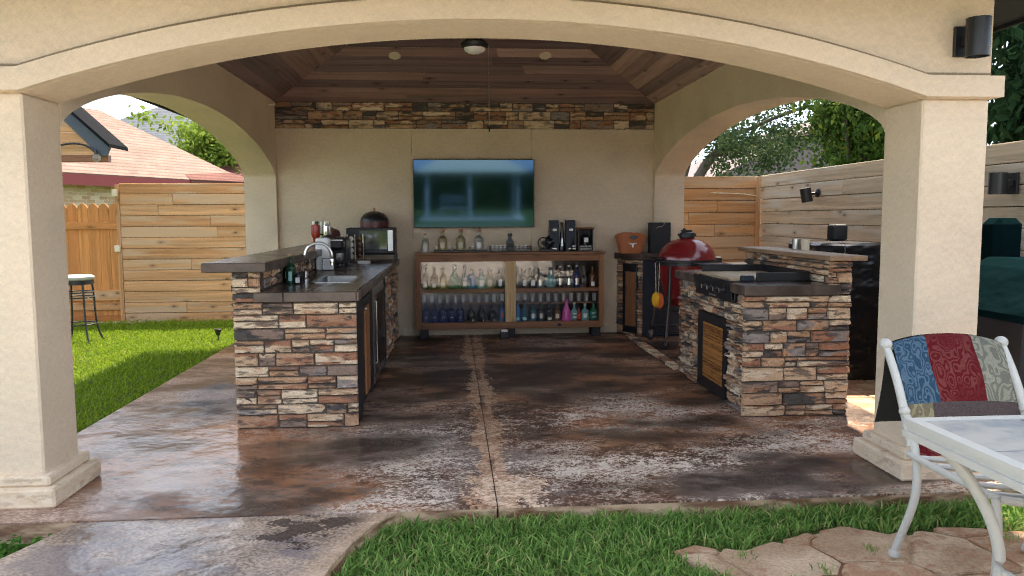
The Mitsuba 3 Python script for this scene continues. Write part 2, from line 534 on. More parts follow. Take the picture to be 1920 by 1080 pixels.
# ---------------------------------------------------------------- stacked stone
def stone_mesh(w, h, d, r):
    """A split-face stone: rough front at depth d, 44 triangles, x along the course, y up, z out."""
    nx, ny = 5, 3
    gx, gy = np.meshgrid(np.linspace(0, 1, nx), np.linspace(0, 1, ny))
    e = min(.006, .2 * h)
    X = e + gx * (w - 2 * e); Y = e + gy * (h - 2 * e)
    X[:, 1:-1] += r.normal(0, .12 * w / nx, (ny, nx - 2))
    Y[1:-1] += r.normal(0, .10 * h, (1, nx))
    Z = d + r.normal(0, .0055, X.shape) + .006 * np.sin(np.linspace(0, 3, nx) * r.uniform(.5, 2) + r.uniform(0, 6))
    Z[0] -= r.uniform(0, .007); Z[-1] -= r.uniform(0, .007); Z[:, 0] -= r.uniform(0, .008); Z[:, -1] -= r.uniform(0, .008)
    V = np.stack([X, Y, Z], -1).reshape(-1, 3)
    F = []
    for j in range(ny - 1):
        for i in range(nx - 1):
            a, b, c, q = j * nx + i, j * nx + i + 1, (j + 1) * nx + i + 1, (j + 1) * nx + i
            F += [[a, b, c], [a, c, q]] if r.random() < .5 else [[a, b, q], [b, c, q]]
    ring = [i for i in range(nx)] + [j * nx + nx - 1 for j in range(1, ny)] + [(ny - 1) * nx + i for i in range(nx - 2, -1, -1)] + [j * nx for j in range(ny - 2, 0, -1)]
    m0 = len(V)
    B = V[ring].copy()
    B[:, 0] = np.clip((B[:, 0] - w / 2) * 1.0 + w / 2 + np.sign(B[:, 0] - w / 2) * e * .8 * (abs(B[:, 0] - w / 2) > w / 2 - 1.5 * e), .001, w - .001)
    B[:, 1] = np.clip(B[:, 1] + np.sign(B[:, 1] - h / 2) * e * .8 * (abs(B[:, 1] - h / 2) > h / 2 - 1.5 * e), .001, h - .001)
    B[:, 2] = -.004
    V = np.vstack([V, B])
    n = len(ring)
    for k in range(n):
        a, b = ring[k], ring[(k + 1) % n]
        F += [[a, m0 + k, b], [b, m0 + k, m0 + (k + 1) % n]]
    return trimesh.Trimesh(V, np.array(F), process=False)


SID = [0]


def stone_wall(parent, o, ex, ez, W, H, holes=(), seed=1, bsdf='m_stone', proud=(.012, .034), lens=(.11, .33), hs=(.058, .088), name='stone', over=(0., 0.), joined=False):
    done = []
    r = np.random.default_rng(seed)
    ey = np.array([0, 0, 1.])
    ex, ez, o = np.array(ex, float), np.array(ez, float), np.array(o, float)
    cuts = sorted({0., H, *[b for q in holes for b in q[2:4] if 0 < b < H]})
    prev = []
    for z0, z1 in zip(cuts[:-1], cuts[1:]):
        free = [(-over[0], W + over[1])]
        for a0, a1, b0, b1 in holes:
            if b0 < (z0 + z1) / 2 < b1:
                nf = []
                for s, t in free:
                    if a1 <= s or a0 >= t: nf.append((s, t)); continue
                    if a0 > s: nf.append((s, a0))
                    if a1 < t: nf.append((a1, t))
                free = nf
        n = max(1, round((z1 - z0) / r.uniform(*hs)))
        ys = np.linspace(z0, z1, n + 1)
        ys[1:-1] += r.uniform(-.012, .012, n - 1)
        for y0, y1 in zip(ys[:-1], ys[1:]):
            for s, t in free:
                x = s
                ends = []
                while x < t - 1e-6:
                    w = r.uniform(*lens) * (.6 if r.random() < .25 else 1)
                    if t - (x + w) < .07: w = t - x
                    ends.append((x, x + w)); x += w
                for a, b in ends:
                    pieces = [(y0, y1)]
                    if (y1 - y0) > .045 and r.random() < .5:
                        m = y0 + (y1 - y0) * r.uniform(.38, .62)
                        pieces = [(y0, m), (m, y1)]
                    for c, d in pieces:
                        g = .0015
                        st = stone_mesh(b - a - 2 * g, d - c - 2 * g, r.uniform(*proud), r)
                        M = frame(o + ex * (a + g) + ey * (c + g), ex, ey, ez)
                        st.apply_transform(M)
                        if np.dot(np.cross(ex, ey), ez) < 0: st.invert()
                        SID[0] += 1
                        u = np.tile([SID[0] + .5, 0], (len(st.vertices), 1))
                        if joined: done.append((st, u))
                        else: part(parent, name, st, bsdf, uv=u)
    if joined:      # faces the photograph does not show: one part of all their stones
        part(parent, name + '_facing', cat([m for m, u in done]), bsdf, uv=np.vstack([u for m, u in done]), stuff=True)


# ---------------------------------------------------------------- ground, slab, paths
k = struct('ground', 'grassy ground of the yard around the pavilion')
gm = trimesh.creation.box([240, 240, .2]); gm.apply_translation([0, 40, -.2])
put(k, gm, 'm_ground')

k = struct('concrete_floor', 'stained brown and black concrete slab floor under the pavilion')
for x0, x1 in ((-2.64, -.003), (.003, 2.71)):
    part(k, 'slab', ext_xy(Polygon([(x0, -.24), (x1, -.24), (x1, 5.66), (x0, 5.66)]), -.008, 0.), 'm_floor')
    part(k, 'slab_edge', box(x0 + .002, x1 - .002, -.2385, 5.65, -.2, -.0085, .0), 'm_slab_edge')
part(k, 'joint_bed', box(-.02, .02, -.2, 5.3, -.06, -.022), 'm_mortar')
k = struct('walkway', 'greyish stained concrete walkway leading to the pavilion floor')
wp = Polygon([(-1.93, -.246), (-.46, -.246), (-.515, -.30), (-.58, -.41), (-.645, -.58), (-.70, -.80), (-.745, -1.05), (-.80, -1.6), (-.8, -2.64), (-2.6, -2.64), (-2.45, -1.6), (-2.12, -.75), (-1.98, -.4)])
part(k, 'slab', ext_xy(wp, -.014, -.005), 'm_walk')
part(k, 'slab_edge', ext_xy(wp.buffer(-.002), -.2, -.0145), 'm_slab_edge')

k = struct('side_floor', 'sunlit tan stone paving beside the pavilion on the right')
r = np.random.default_rng(5)
for i in range(4):
    for j in range(12):
        x0, y0 = 2.74 + i * .27, -.1 + j * .48
        fm = box(x0 + .004, x0 + .266, y0 + .005, y0 + .475, -.12, -.012 + r.uniform(-.004, .004), .008)
        part(k, 'stone', fm, 'm_flag', uv=np.tile([i * 20 + j + .5, 0], (len(fm.vertices), 1)))

# flagstone patio in front
k = struct('flagstone_patio', 'irregular tan flagstones set in the lawn under the table')
r = np.random.default_rng(21)
edge = Polygon([(.72, -.60), (.86, -.55), (1.05, -.62), (1.22, -.55), (1.42, -.45), (1.60, -.40), (1.80, -.50), (2.05, -.47), (2.4, -.50), (3.4, -.45), (3.6, -2.64), (.95, -2.64), (.98, -1.2), (.90, -.88), (.78, -.74)])
pts = []
for _ in range(4000):
    p = r.uniform([.6, -2.7], [3.7, -.3])
    if all(np.hypot(*(p - q)) > .345 for q in pts): pts.append(p)
cells = shapely.voronoi_polygons(MultiPoint(pts), extend_to=edge.buffer(1))
for i, c in enumerate(cells.geoms):
    c = c.intersection(edge).buffer(-.036).buffer(.029)
    if c.area < .008: continue
    c = max(getattr(c, 'geoms', [c]), key=lambda g: g.area)
    c = c.segmentize(.05)
    xy = np.array(c.exterior.coords)[:-1]
    xy = xy + np.stack([meshkit.noise(np.c_[xy * 14, xy[:, :1] * 0], 3) - .5, meshkit.noise(np.c_[xy * 14, xy[:, :1] * 0 + 5], 4) - .5], 1) * .03
    c = Polygon(xy).buffer(0)
    c = max(getattr(c, 'geoms', [c]), key=lambda g: g.area)
    z = -.080 + r.uniform(-.005, .005)
    top = c.buffer(-.007)
    m = cat([ext_xy(c, -.15, z - .004), ext_xy(top, z - .008, z)])
    part(k, 'flagstone', m, 'm_flag', uv=np.tile([i + .5, 0], (len(m.vertices), 1)))
FLAG = edge
part('flagstone_patio', 'joint_fill', ext_xy(edge.buffer(-.04), -.15, -.0885), 'm_slab_edge')
# added unseen paving behind the camera that bounces sun into the pavilion
k = struct('bounce_patio', 'added pale paving behind the camera that bounces light into the pavilion')
for i in range(7):
    for j in range(5):
        part(k, 'slab', box(-7 + i * 2.4 + .01, -7 + (i + 1) * 2.4 - .01, -2.65 - (j + 1) * 2.0 + .01, -2.65 - j * 2.0 - .01, -.18, -.06, .01), 'm_added_paving')


# ---------------------------------------------------------------- grass
def blades(xy, z, h, w, r, lean=.6, curl=.5):
    n = len(xy)
    az, sp = r.uniform(0, 2 * np.pi, n), r.uniform(0, 2 * np.pi, n)
    H = h * r.uniform(.55, 1.25, n)
    L = lean * np.abs(r.normal(.55, .35, n)) * H
    d = np.stack([np.cos(az), np.sin(az)], 1); s = np.stack([np.cos(sp), np.sin(sp)], 1) * (w * r.uniform(.6, 1.3, n))[:, None] / 2
    z = np.broadcast_to(z, n)
    lv = []
    for t, ws in ((0, .8), (.55, 1.0)):
        c = xy + d * (L * t ** 1.6)[:, None]
        zz = z + H * (t - curl * .25 * t * t)
        for sg in (-1, 1): lv.append(np.c_[c + sg * s * ws, zz])
    lv.append(np.c_[xy + d * L[:, None], z + H * (1 - curl * .45)])
    V = np.stack(lv, 1).reshape(-1, 3)
    b = np.arange(n)[:, None] * 5
    F = np.stack([b + np.array([0, 1, 3]), b + np.array([0, 3, 2]), b + np.array([2, 3, 4])], 1).reshape(-1, 3)
    uv = np.repeat(np.c_[r.random(n), np.zeros(n)], 5, 0)
    return trimesh.Trimesh(V, F, process=False), uv


def scatter(poly, n, r, clump=0.):
    x0, y0, x1, y1 = poly.bounds
    p = r.uniform([x0, y0], [x1, y1], (int(n * 1.0 * (x1 - x0) * (y1 - y0) / poly.area), 2))
    if clump: p = p[meshkit.fbm(np.c_[p * 9, p[:, :1] * 0], 3) + r.uniform(-.25, .25, len(p)) > clump]
    return p[shapely.contains_xy(poly, p[:, 0], p[:, 1])]


r = np.random.default_rng(31)
front = Polygon([(-.45, -.26), (3.4, -.26), (3.4, -2.62), (-.79, -2.62), (-.79, -1.6), (-.735, -1.05), (-.69, -.80), (-.635, -.58), (-.57, -.41), (-.505, -.30)]).difference(FLAG.buffer(.01))
k = thing('front_grass', 'long green grass growing along the front edge of the floor slab', 'grass', kind='stuff')
p1 = scatter(front, 40000, r, .40)
near = front.intersection(LineString([(-.5, -.27), (3.4, -.27)]).buffer(.09).union(LineString([(-.45, -.26), (-.57, -.41), (-.635, -.58), (-.69, -.80), (-.735, -1.05), (-.79, -1.6)]).buffer(.06)))
p2 = scatter(near, 3600, r)
ma, ua = blades(p1, -.10, .070, .0074, r, 1.15)
mb, ub = blades(p2, -.10, .10, .0074, r, .9)
put(k, cat([ma, mb]), 'm_grass', uv=np.vstack([ua, ub]))
# tufts in the joints of the flagstones
gaps = FLAG.buffer(-.06)
pt = np.vstack([q + r.normal(0, .022, (26, 2)) for q in ([1.62, -.68], [1.04, -.70], [1.32, -.86], [2.3, -.62], [1.15, -.95])])
k = thing('joint_tufts', 'small grass tufts in the joints between the flagstones', 'grass', kind='stuff')
mc, uc = blades(pt, -.09, .05, .004, r, .9)
put(k, mc, 'm_grass', uv=uc)

lawn = Polygon([(-2.65, -.2), (-2.65, 7.46), (-6.5, 7.46), (-6.5, -.2)])
k = thing('side_lawn', 'bright green lawn left of the pavilion, half in the roof shadow', 'lawn', kind='stuff')
pl = scatter(lawn, 70000, r)
und = meshkit.fbm(np.c_[pl * .8, pl[:, :1] * 0], 3) - .5
hh = .062 + .05 * (pl[:, 1] > 6.9) * r.random(len(pl))
md, ud = blades(pl, -.10 + .02 * und, hh, .008, r, 1.0)
put(k, md, 'm_lawn', uv=ud)

# weeds in the corner left of the walkway
k = thing('corner_weeds', 'low leafy green weeds between the left pier and the walkway', 'weeds', kind='stuff')
wpoly = Polygon([(-3.0, -.28), (-2.0, -.28), (-2.02, -.45), (-2.2, -.8), (-2.45, -1.4), (-3.0, -1.4)])
pw = scatter(wpoly, 900, r, .35)
V, F, U = [], [], []
for x, y in pw:
    for q in range(5):
        az, el = r.uniform(0, 6.28), r.uniform(.1, .9)
        dv = np.array([math.cos(az) * math.cos(el), math.sin(az) * math.cos(el), math.sin(el)]); sv = np.array([-math.sin(az), math.cos(az), 0])
        o = np.array([x, y, -.1 + r.uniform(.01, .06)]); L = r.uniform(.018, .034); wd = L * .36
        i = len(V)
        V += [o, o + dv * L * .5 + sv * wd, o + dv * L + np.array([0, 0, -.004]), o + dv * L * .5 - sv * wd]; U += [[r.random(), 0]] * 4
        F += [[i, i + 1, i + 2], [i, i + 2, i + 3]]
mw = trimesh.Trimesh(V, F, process=False); U1 = np.array(U)
gx, gu = blades(scatter(wpoly, 1300, r), -.1, .06, .004, r, 1.0)
put(k, cat([mw, gx]), 'm_weed', uv=np.vstack([U1, gu]))

# ---------------------------------------------------------------- the pavilion
PV = thing('pavilion', 'cream stucco pavilion with wide arches, a hipped roof and a plank ceiling', 'pavilion')
XI, XO, D, YB, YO = 2.19, 2.545, .35, 5.31, 5.66
ZI, ZT = 1.97, 2.70
RA = (XI * XI + .35 * .35) / .70
ZC = 2.32 - RA


def arc(rad, x0, x1, n=64):
    x = np.linspace(x0, x1, n)
    return np.stack([x, ZC + np.sqrt(np.maximum(rad * rad - x * x, 0))], 1)


# front wall above the springing, with the arch cut out
fw = Polygon([(-XO, ZI), (-XI, ZI), *arc(RA, -XI, XI)[1:-1], (XI, ZI), (XO, ZI), (XO, ZT), (-XO, ZT)])
part(PV, 'front_arch_wall', ext_xz(fw, 0, D), 'm_stucco', 25, label='wide front arch wall')
RT = RA + .102
xt = math.sqrt(RT ** 2 - (2.078 - ZC) ** 2)
band = Polygon([(-XO - .04, ZI + .004), (-XI - .001, ZI + .004), *arc(RA + .001, -XI + .001, XI - .001), (XI + .001, ZI + .004), (XO + .04, ZI + .004), (XO + .04, 2.078), (xt, 2.078), *arc(RT, xt, -xt)[1:-1], (-xt, 2.078), (-XO - .04, 2.078)]).buffer(0)
part(PV, 'arch_moulding', ext_xz(band, -.052, -.001), 'm_stucco', 25, label='raised moulding round the front arch')
tl = Polygon([(-XO, 2.090), (-xt - .002, 2.090), *arc(RT + .012, -xt, xt), (xt + .002, 2.090), (XO, 2.090), (XO, 2.100), (xt + .004, 2.100), *arc(RT + .024, xt, -xt), (-xt - .004, 2.100), (-XO, 2.100)]).buffer(0)
part(PV, 'shade_line', ext_xz(tl, -.003, -.0005), 'm_shade_line', label='painted shadow strip along the top of the moulding')  # dark strip drawn as the shadow line above the moulding
for s in (-1, 1):
    part(PV, 'impost_moulding', box(s * (XO + .001), s * (XO + .040), .001, D + .03, ZI + .0045, 2.0775, .004), 'm_stucco')
    pk = part(PV, 'pier', box(s * XI, s * XO, 0, D, 0, ZI - .001, .009), 'm_stucco', label='square front pier on the ' + ('left' if s < 0 else 'right'))
    a, b = sorted((s * XI, s * XO))
    for ext_, z0, z1, c in ((.078, 0, .098, .012), (.042, .0985, .150, .02)):
        part(PV, 'plinth', box(a - ext_, b + ext_, -ext_, D + ext_, z0, z1, c), 'm_plinth', 25)


# side walls with arches
def side_arch(y):
    u = (y - 2.8) / 2.45
    c = 2.30 - ((7.19) - np.sqrt(7.19 ** 2 - (y - 2.8) ** 2)) * 1.08
    e = 1.84 + .46 * np.sqrt(np.maximum(1 - u * u, 0))
    return .45 * c + .55 * e


ya = 2.8 + 2.45 * np.sin(np.linspace(-np.pi / 2, np.pi / 2, 70))
sw = Polygon([(D - .02, ZI + .35), (D - .02, ZI), *np.stack([ya, side_arch(ya)], 1), (5.25, 0), (YO - .02, 0), (YO - .02, ZT), (D - .02, ZT)]).buffer(0)
sw = sw.difference(sbox(-1, -1, D + .0005, 3)).difference(Polygon([(0, -.01), (5.25, -.01), (5.25, 1.6), (0, 1.6)]))
for s in (-1, 1):
    part(PV, 'side_arch_wall', ext_yz(sw, s * XI, s * XO) if s > 0 else ext_yz(sw, -XO, -XI), 'm_stucco_in', 25, label='arched side wall on the ' + ('left' if s < 0 else 'right'))
# back wall in three stucco panels with control joints
part(PV, 'back_wall_core', box(-XI, XI, YB + .0302, YO - .003, 0, ZT), 'm_stucco_in')
for x0, x1 in ((-XI + .001, -.658), (-.655, .731), (.734, XI - .001)):
    part(PV, 'back_wall_panel', box(x0, x1, YB, YB + .03, 0, ZT, .002), 'm_stucco_in')
part(PV, 'baseboard', box(-.80, 1.76, YB - .03, YB - .001, 0, .10, .006), 'm_stucco')
SB = new('stone_band', PV)
put(SB, box(-XI + .001, XI - .001, YB - .012, YB - .0005, 2.402, ZT - .002), 'm_mortar', label='band of dark stacked stone under the ceiling')
stone_wall(SB, (-XI + .003, YB - .011, 2.402), (1, 0, 0), (0, -1, 0), 2 * XI - .006, .294, seed=11, bsdf='m_stone', proud=(.010, .034), hs=(.085, .105), lens=(.14, .42))

# ceiling: boards on three slopes, a plain panel over the front
SL = .45
CE = new('ceiling', PV)
Y0, Y1 = D, YB
Lc, Wc = Y1 - Y0, 2 * XI
half = XI
peakz = ZT + SL * half
# backing hip shell
bk = .03
hv = np.array([[-XI, Y0, ZT + bk], [XI, Y0, ZT + bk], [XI, Y1, ZT + bk], [-XI, Y1, ZT + bk], [0, Y0 + half, peakz + bk], [0, Y1 - half, peakz + bk]])
hf = np.array([[0, 4, 1], [1, 4, 5], [1, 5, 2], [2, 5, 3], [3, 5, 4], [3, 4, 0]])
top = hv + [0, 0, .05]
sh = trimesh.Trimesh(np.vstack([hv, top]), np.vstack([hf[:, ::-1], hf + 6, *[[[a, b, b + 6], [a, b + 6, a + 6]] for a, b in ((0, 1), (1, 2), (2, 3), (3, 0))]]), process=False)
put(CE, sh, 'm_black_matte', label='hipped ceiling of dark stained boards')
bw, gap = .146, .004
nrm = math.sqrt(1 + SL * SL)
r = np.random.default_rng(3)
for side in ('back', 'left', 'right'):
    s0 = 0.0
    smax = half * nrm
    while s0 < smax - .02:
        s1 = min(s0 + bw, smax)
        h0, h1 = (s0 + gap / 2) / nrm, (s1 - gap / 2) / nrm
        if side == 'back': lo0, hi0, lo1, hi1 = -XI + h0, XI - h0, -XI + h1, XI - h1
        else: lo0, hi0, lo1, hi1 = Y0 + h0, Y1 - h0, Y0 + h1, Y1 - h1
        cutp = [None]
        ln = hi0 - lo0
        cuts = [0, 1]
        if ln > 2.2: cuts = [0, r.uniform(.3, .7), 1]
        for ca, cb in zip(cuts[:-1], cuts[1:]):
            q = [(lo0 + (hi0 - lo0) * ca + .0015, h0), (lo0 + (hi0 - lo0) * cb - .0015, h0), (lo1 + (hi1 - lo1) * cb - .0015, h1), (lo1 + (hi1 - lo1) * ca + .0015, h1)]
            vs = []
            for dz in (0, .02):
                for a, h in q:
                    z = ZT + SL * h + dz + .002 * r.uniform(-1, 1) * (dz == 0)
                    vs.append((a, YB - h, z) if side == 'back' else ((-XI + h, a, z) if side == 'left' else (XI - h, a, z)))
            f = [[0, 1, 2], [0, 2, 3], [4, 6, 5], [4, 7, 6], [0, 4, 1], [1, 4, 5], [1, 5, 2], [2, 5, 6], [2, 6, 3], [3, 6, 7], [3, 7, 0], [0, 7, 4]]
            m = trimesh.Trimesh(vs, f, process=False); m.fix_normals()
            RID[0] += 1
            vv = np.array(vs)
            al = vv[:, 0] if side == 'back' else vv[:, 1]
            ac = np.array([h for dz in (0, 1) for a, h in q]); ac = ac - ac.mean()
            part(CE, 'board', m, 'm_ceiling', uv=np.stack([al + RID[0] * 3.7 % 50, ac + RID[0] * 8 + 4], 1))
        s0 = s1

# outer roof: fascia, soffit, shingled hip
EX, EY0, EY1 = 2.95, -.72, 6.07  # front eave lengthened out of view to shade the piers and table
ez = 2.44
RF = new('roof', PV)
rv = np.array([[-EX, EY0, 2.57], [EX, EY0, 2.57], [EX, EY1, 2.57], [-EX, EY1, 2.57], [0, EY0 + EX, 2.57 + SL * EX], [0, EY1 - EX, 2.57 + SL * EX]])
rf = np.array([[0, 1, 4], [1, 5, 4], [1, 2, 5], [2, 3, 5], [3, 4, 5], [3, 0, 4]])
bot = rv - [0, 0, .05]
sh = trimesh.Trimesh(np.vstack([bot, rv]), np.vstack([rf[:, ::-1], rf + 6, *[[[a, b, b + 6], [a, b + 6, a + 6]] for a, b in ((0, 1), (1, 2), (2, 3), (3, 0))]]), process=False)
put(RF, sh, 'm_roof_dark', label='dark shingled hip roof')
sof = sbox(-EX, EY0, EX, EY1).difference(sbox(-XO + .001, .001, XO - .001, YO - .021))
part(PV, 'soffit', ext_xy(sof, 2.462, 2.478), 'm_black_matte')
for b in ((-EX - .02, EX + .02, EY0 - .022, EY0 - .001, ez, 2.58), (-EX - .02, EX + .02, EY1 + .001, EY1 + .022, ez, 2.58), (-EX - .022, -EX - .001, EY0, EY1, ez, 2.58), (EX + .001, EX + .022, EY0, EY1, ez, 2.58)):
    part(PV, 'fascia', box(*b, c=.003), 'm_black_matte')
# recessed lamps in the back slope, lamp with its dome
for x, y in ((-.775, 4.503), (.80, 4.478)):
    z = ZT + SL * (YB - y)
    nv = np.array([0, -SL, -1]) / nrm
    M = trimesh.geometry.align_vectors([0, 0, 1], nv); M[:3, 3] = [x, y, z]
    dk = thing('recessed_light', ('left' if x < 0 else 'right') + ' small round white recessed light in the ceiling boards', 'ceiling light', 'recessed lights in the plank ceiling')
    part(dk, 'trim_ring', tf(lathe([(.040, -.004), (.062, -.004), (.064, .004), (.058, .009), (.041, .006), (.040, -.004)], 24), M), 'l_cream')
    part(dk, 'lens', tf(lathe([(0, .0), (.0395, .0), (.0395, .004), (0, .006)], 24), M), 'l_cream')

# ---------------------------------------------------------------- counters
def tiles(parent, poly, z0, z1, x0, y0, sx, sy, bsdf, name='top_tile', g=.0025):
    bx0, by0, bx1, by1 = poly.bounds
    n = 0
    for i in range(-20, 40):
        for j in range(-20, 40):
            q = sbox(x0 + i * sx, y0 + j * sy, x0 + (i + 1) * sx, y0 + (j + 1) * sy).intersection(poly)
            if q.area < 1e-4: continue
            q = q.buffer(-g, join_style='mitre')
            if q.is_empty: continue
            m = ext_xy(q, z0, z1)
            SID[0] += 1
            part(parent, name, m, bsdf, uv=np.tile([SID[0] + .5, 0], (len(m.vertices), 1)))


def edge_tile(parent, b, bsdf='m_tile', name='edge_tile'):
    m = box(*b, c=.003)
    SID[0] += 1
    part(parent, name, m, bsdf, uv=np.tile([SID[0] + .5, 0], (len(m.vertices), 1)))


def edge_run(parent, axis, a0, a1, fixed, z0, z1, step, start=None):
    """Edge tiles along axis x (front faces) or y (side faces); fixed = (lo, hi) on the other axis."""
    cuts = [a0]
    a = a0 + (start or step)
    while a < a1 - .03: cuts.append(a); a += step
    cuts.append(a1)
    for s, t in zip(cuts[:-1], cuts[1:]):
        b = (s + .0015, t - .0015, *fixed, z0, z1) if axis == 'x' else (*fixed, s + .0015, t - .0015, z0, z1)
        edge_tile(parent, b)


LC = thing('left_counter', 'stone clad bar counter on the left with a sink, dark tiled tops and a raised ledge', 'bar counter')
labels[LC]['label'] = 'stone clad bar counter on the left with sink and raised dark ledge'
part(LC, 'core', cat([box(-1.605, -.875, 1.31, 5.28, 0.002, .838), box(-1.605, -1.47, 1.31, 5.28, .838, 1.036)]), 'm_mortar')
# front end, its left return and the knee wall above the worktop
st = new('stone_cladding', LC)
put(st, box(-1.61, -.868, 1.296, 1.309, .002, .838), 'm_mortar')
stone_wall(st, (-1.628, 1.297, .003), (1, 0, 0), (0, -1, 0), .795, .832, seed=41, proud=(.010, .036))
stone_wall(st, (-1.628, 1.297, .838), (1, 0, 0), (0, -1, 0), .180, .198, seed=42, proud=(.010, .034), lens=(.08, .15))
stone_wall(st, (-1.606, 5.2, .003), (0, -1, 0), (-1, 0, 0), 3.9, 1.03, seed=43, joined=True, lens=(.22, .5), hs=(.10, .14))
for y0, y1, sd in ((3.68, 4.58, 44), (4.86, 5.22, 45)):
    stone_wall(st, (-.874, y0, .003), (0, 1, 0), (1, 0, 0), y1 - y0, .832, seed=sd, proud=(.018, .05))
stone_wall(st, (-1.469, 1.32, .91), (0, 1, 0), (1, 0, 0), 3.6, .126, seed=46, joined=True, bsdf='m_stone', proud=(.004, .014), lens=(.15, .3))
# doors and appliances in the aisle face
dr_ = new('cabinet_door', LC)
put(dr_, box(-.874, -.846, 1.66, 2.32, .05, .80, .003), 'm_black', label='black framed wooden cabinet door in the aisle face')
m = box(-.8455, -.832, 1.80, 2.06, .10, .74, .002)
part(dr_, 'panel', m, 'm_cabinet', uv=wuv(m, 2))
part(dr_, 'knob', trimesh.creation.icosphere(2, .014).apply_translation([-.826, 1.74, .735]), 'm_chrome', True)
part(LC, 'side_panel', box(-.874, -.842, 1.30, 1.655, .004, .835, .003), 'm_black_matte')
part(LC, 'side_panel', box(-.874, -.846, 2.325, 2.44, .004, .835, .003), 'm_black_matte')
fr = new('under_counter_fridge', LC)
put(fr, box(-.874, -.842, 2.45, 3.42, .03, .815, .006), 'm_steel', label='steel under-counter fridge with a dark glass door')
part(fr, 'door_glass', box(-.8415, -.838, 2.60, 3.36, .09, .74, .001), 'm_glass_front')
part(fr, 'handle', tube([(-.838, 2.53, .19), (-.824, 2.53, .20), (-.824, 2.53, .70), (-.838, 2.53, .71)], .006, 8), 'm_steel', 40)
part(LC, 'side_panel', box(-.874, -.848, 3.43, 3.67, .004, .835, .003), 'm_black_matte')
# worktop with the sink cut out
wt = sbox(-1.448, 1.27, -.829, 5.26)
sink = sbox(-1.245, 1.98, -.950, 2.62).buffer(-.04).buffer(.04)
tp = new('worktop', LC)
put(tp, ext_xy(wt.difference(sink.buffer(.004)), .840, .8985), 'm_grout', label='dark brown tiled worktop')
tiles(tp, wt.difference(sink.buffer(.016)), .8986, .905, -1.448, 1.27, .31, .31, 'm_tile_top')
edge_run(tp, 'x', -1.485, -.8275, (1.246, 1.269), .842, .904, .46, .19)
edge_run(tp, 'y', 1.247, 5.26, (-.8275, -.812), .842, .904, .31)
sk = new('sink', LC)
ring = sink.buffer(.015).difference(sink.buffer(-.012))
basin = cat([ext_xy(ring, .9052, .9085), ext_xy(sink.buffer(.001).difference(sink.buffer(-.004)), .74, .9052), ext_xy(sink.buffer(.001), .735, .74)])
put(sk, basin, 'm_steel', label='stainless steel sink set in the worktop')
# faucet
fx, fy = -1.325, 2.2
fa = new('faucet', LC)
arcp = [(fx, fy, .925), (fx, fy, 1.06)] + [(fx + .102 * (1 - math.cos(t)), fy, 1.09 + .102 * math.sin(t)) for t in np.linspace(0, math.pi, 18)] + [(fx + .204, fy, 1.06)]
put(fa, tube(arcp, .011, 12), 'm_chrome', 50, label='arched chrome faucet')
part(fa, 'base', lathe([(0, .9055), (.028, .9055), (.028, .918), (.017, .93), (.017, .975), (.012, .98), (0, .98)], 18, (fx, fy, 0)), 'm_chrome', 35)
part(fa, 'lever', tube([(fx + .012, fy, .955), (fx + .035, fy - .01, .962), (fx + .062, fy - .02, .985)], [.007, .006, .005], 8), 'm_chrome', 50)
part(fa, 'spray_head', lathe([(0, 0), (.015, 0), (.017, .03), (.012, .05), (0, .05)], 14, (fx + .204, fy, 1.02)), 'm_chrome', 35)
# raised ledge
rl = new('raised_ledge', LC)
lg = sbox(-1.772, 1.222, -1.400, 5.27)
put(rl, ext_xy(lg, 1.037, 1.0935), 'm_grout', label='raised ledge of dark tiles')
tiles(rl, lg, 1.0936, 1.10, -1.772, 1.222, .372, .31, 'm_tile_top')
edge_run(rl, 'x', -1.790, -1.387, (1.200, 1.221), 1.04, 1.099, .385)
edge_run(rl, 'y', 1.202, 5.27, (-1.399, -1.387), 1.04, 1.099, .31)
edge_run(rl, 'y', 1.202, 5.27, (-1.790, -1.773), 1.04, 1.099, .31)

RC = thing('right_counter', 'stone clad grill counter on the right with pale tile top and brown ledge', 'grill counter')
part(RC, 'core', cat([box(1.83, 2.50, 1.30, 2.88, .002, .77), box(1.83, 2.50, 1.30, 1.52, .77, .838), box(1.83, 2.50, 2.38, 2.88, .77, .838), box(2.395, 2.50, 1.30, 2.84, .838, 1.07)]), 'm_mortar')
st = new('stone_cladding', RC)
put(st, box(1.80, 2.515, 1.281, 1.299, .002, .838), 'm_mortar')
stone_wall(st, (1.768, 1.282, .003), (1, 0, 0), (0, -1, 0), .757, .836, seed=51, proud=(.012, .038))
stone_wall(st, (2.362, 1.282, .840), (1, 0, 0), (0, -1, 0), .163, .232, seed=52, proud=(.010, .034), lens=(.08, .15))
stone_wall(st, (1.829, 2.88, .003), (0, -1, 0), (-1, 0, 0), 1.60, .836, holes=[(.53, 1.18, .0, .625), (.52, 1.36, .755, .84)], seed=53, proud=(.012, .045), lens=(.07, .22))
stone_wall(st, (2.394, 2.84, .91), (0, -1, 0), (-1, 0, 0), 1.555, .162, seed=54, bsdf='m_stone', proud=(.006, .03), lens=(.10, .26))
stone_wall(st, (2.501, 1.285, .003), (0, 1, 0), (1, 0, 0), 1.58, 1.066, seed=55, joined=True, proud=(.008, .03), lens=(.2, .4), hs=(.09, .13))
stone_wall(st, (2.35, 2.881, .003), (-1, 0, 0), (0, 1, 0), .55, .83, seed=56, joined=True, lens=(.12, .3))
# door with a black frame
dr_ = new('cabinet_door', RC)
fo = Polygon([(1.705, .02), (2.345, .02), (2.345, .62), (1.705, .62)])
put(dr_, ext_yz(fo.difference(sbox(1.76, .10, 2.235, .545)), 1.800, 1.828), 'm_black', label='striped wooden door in a black frame')
part(dr_, 'panel', box(1.806, 1.824, 1.7605, 2.2345, .1005, .5445, .002), 'm_zebra')
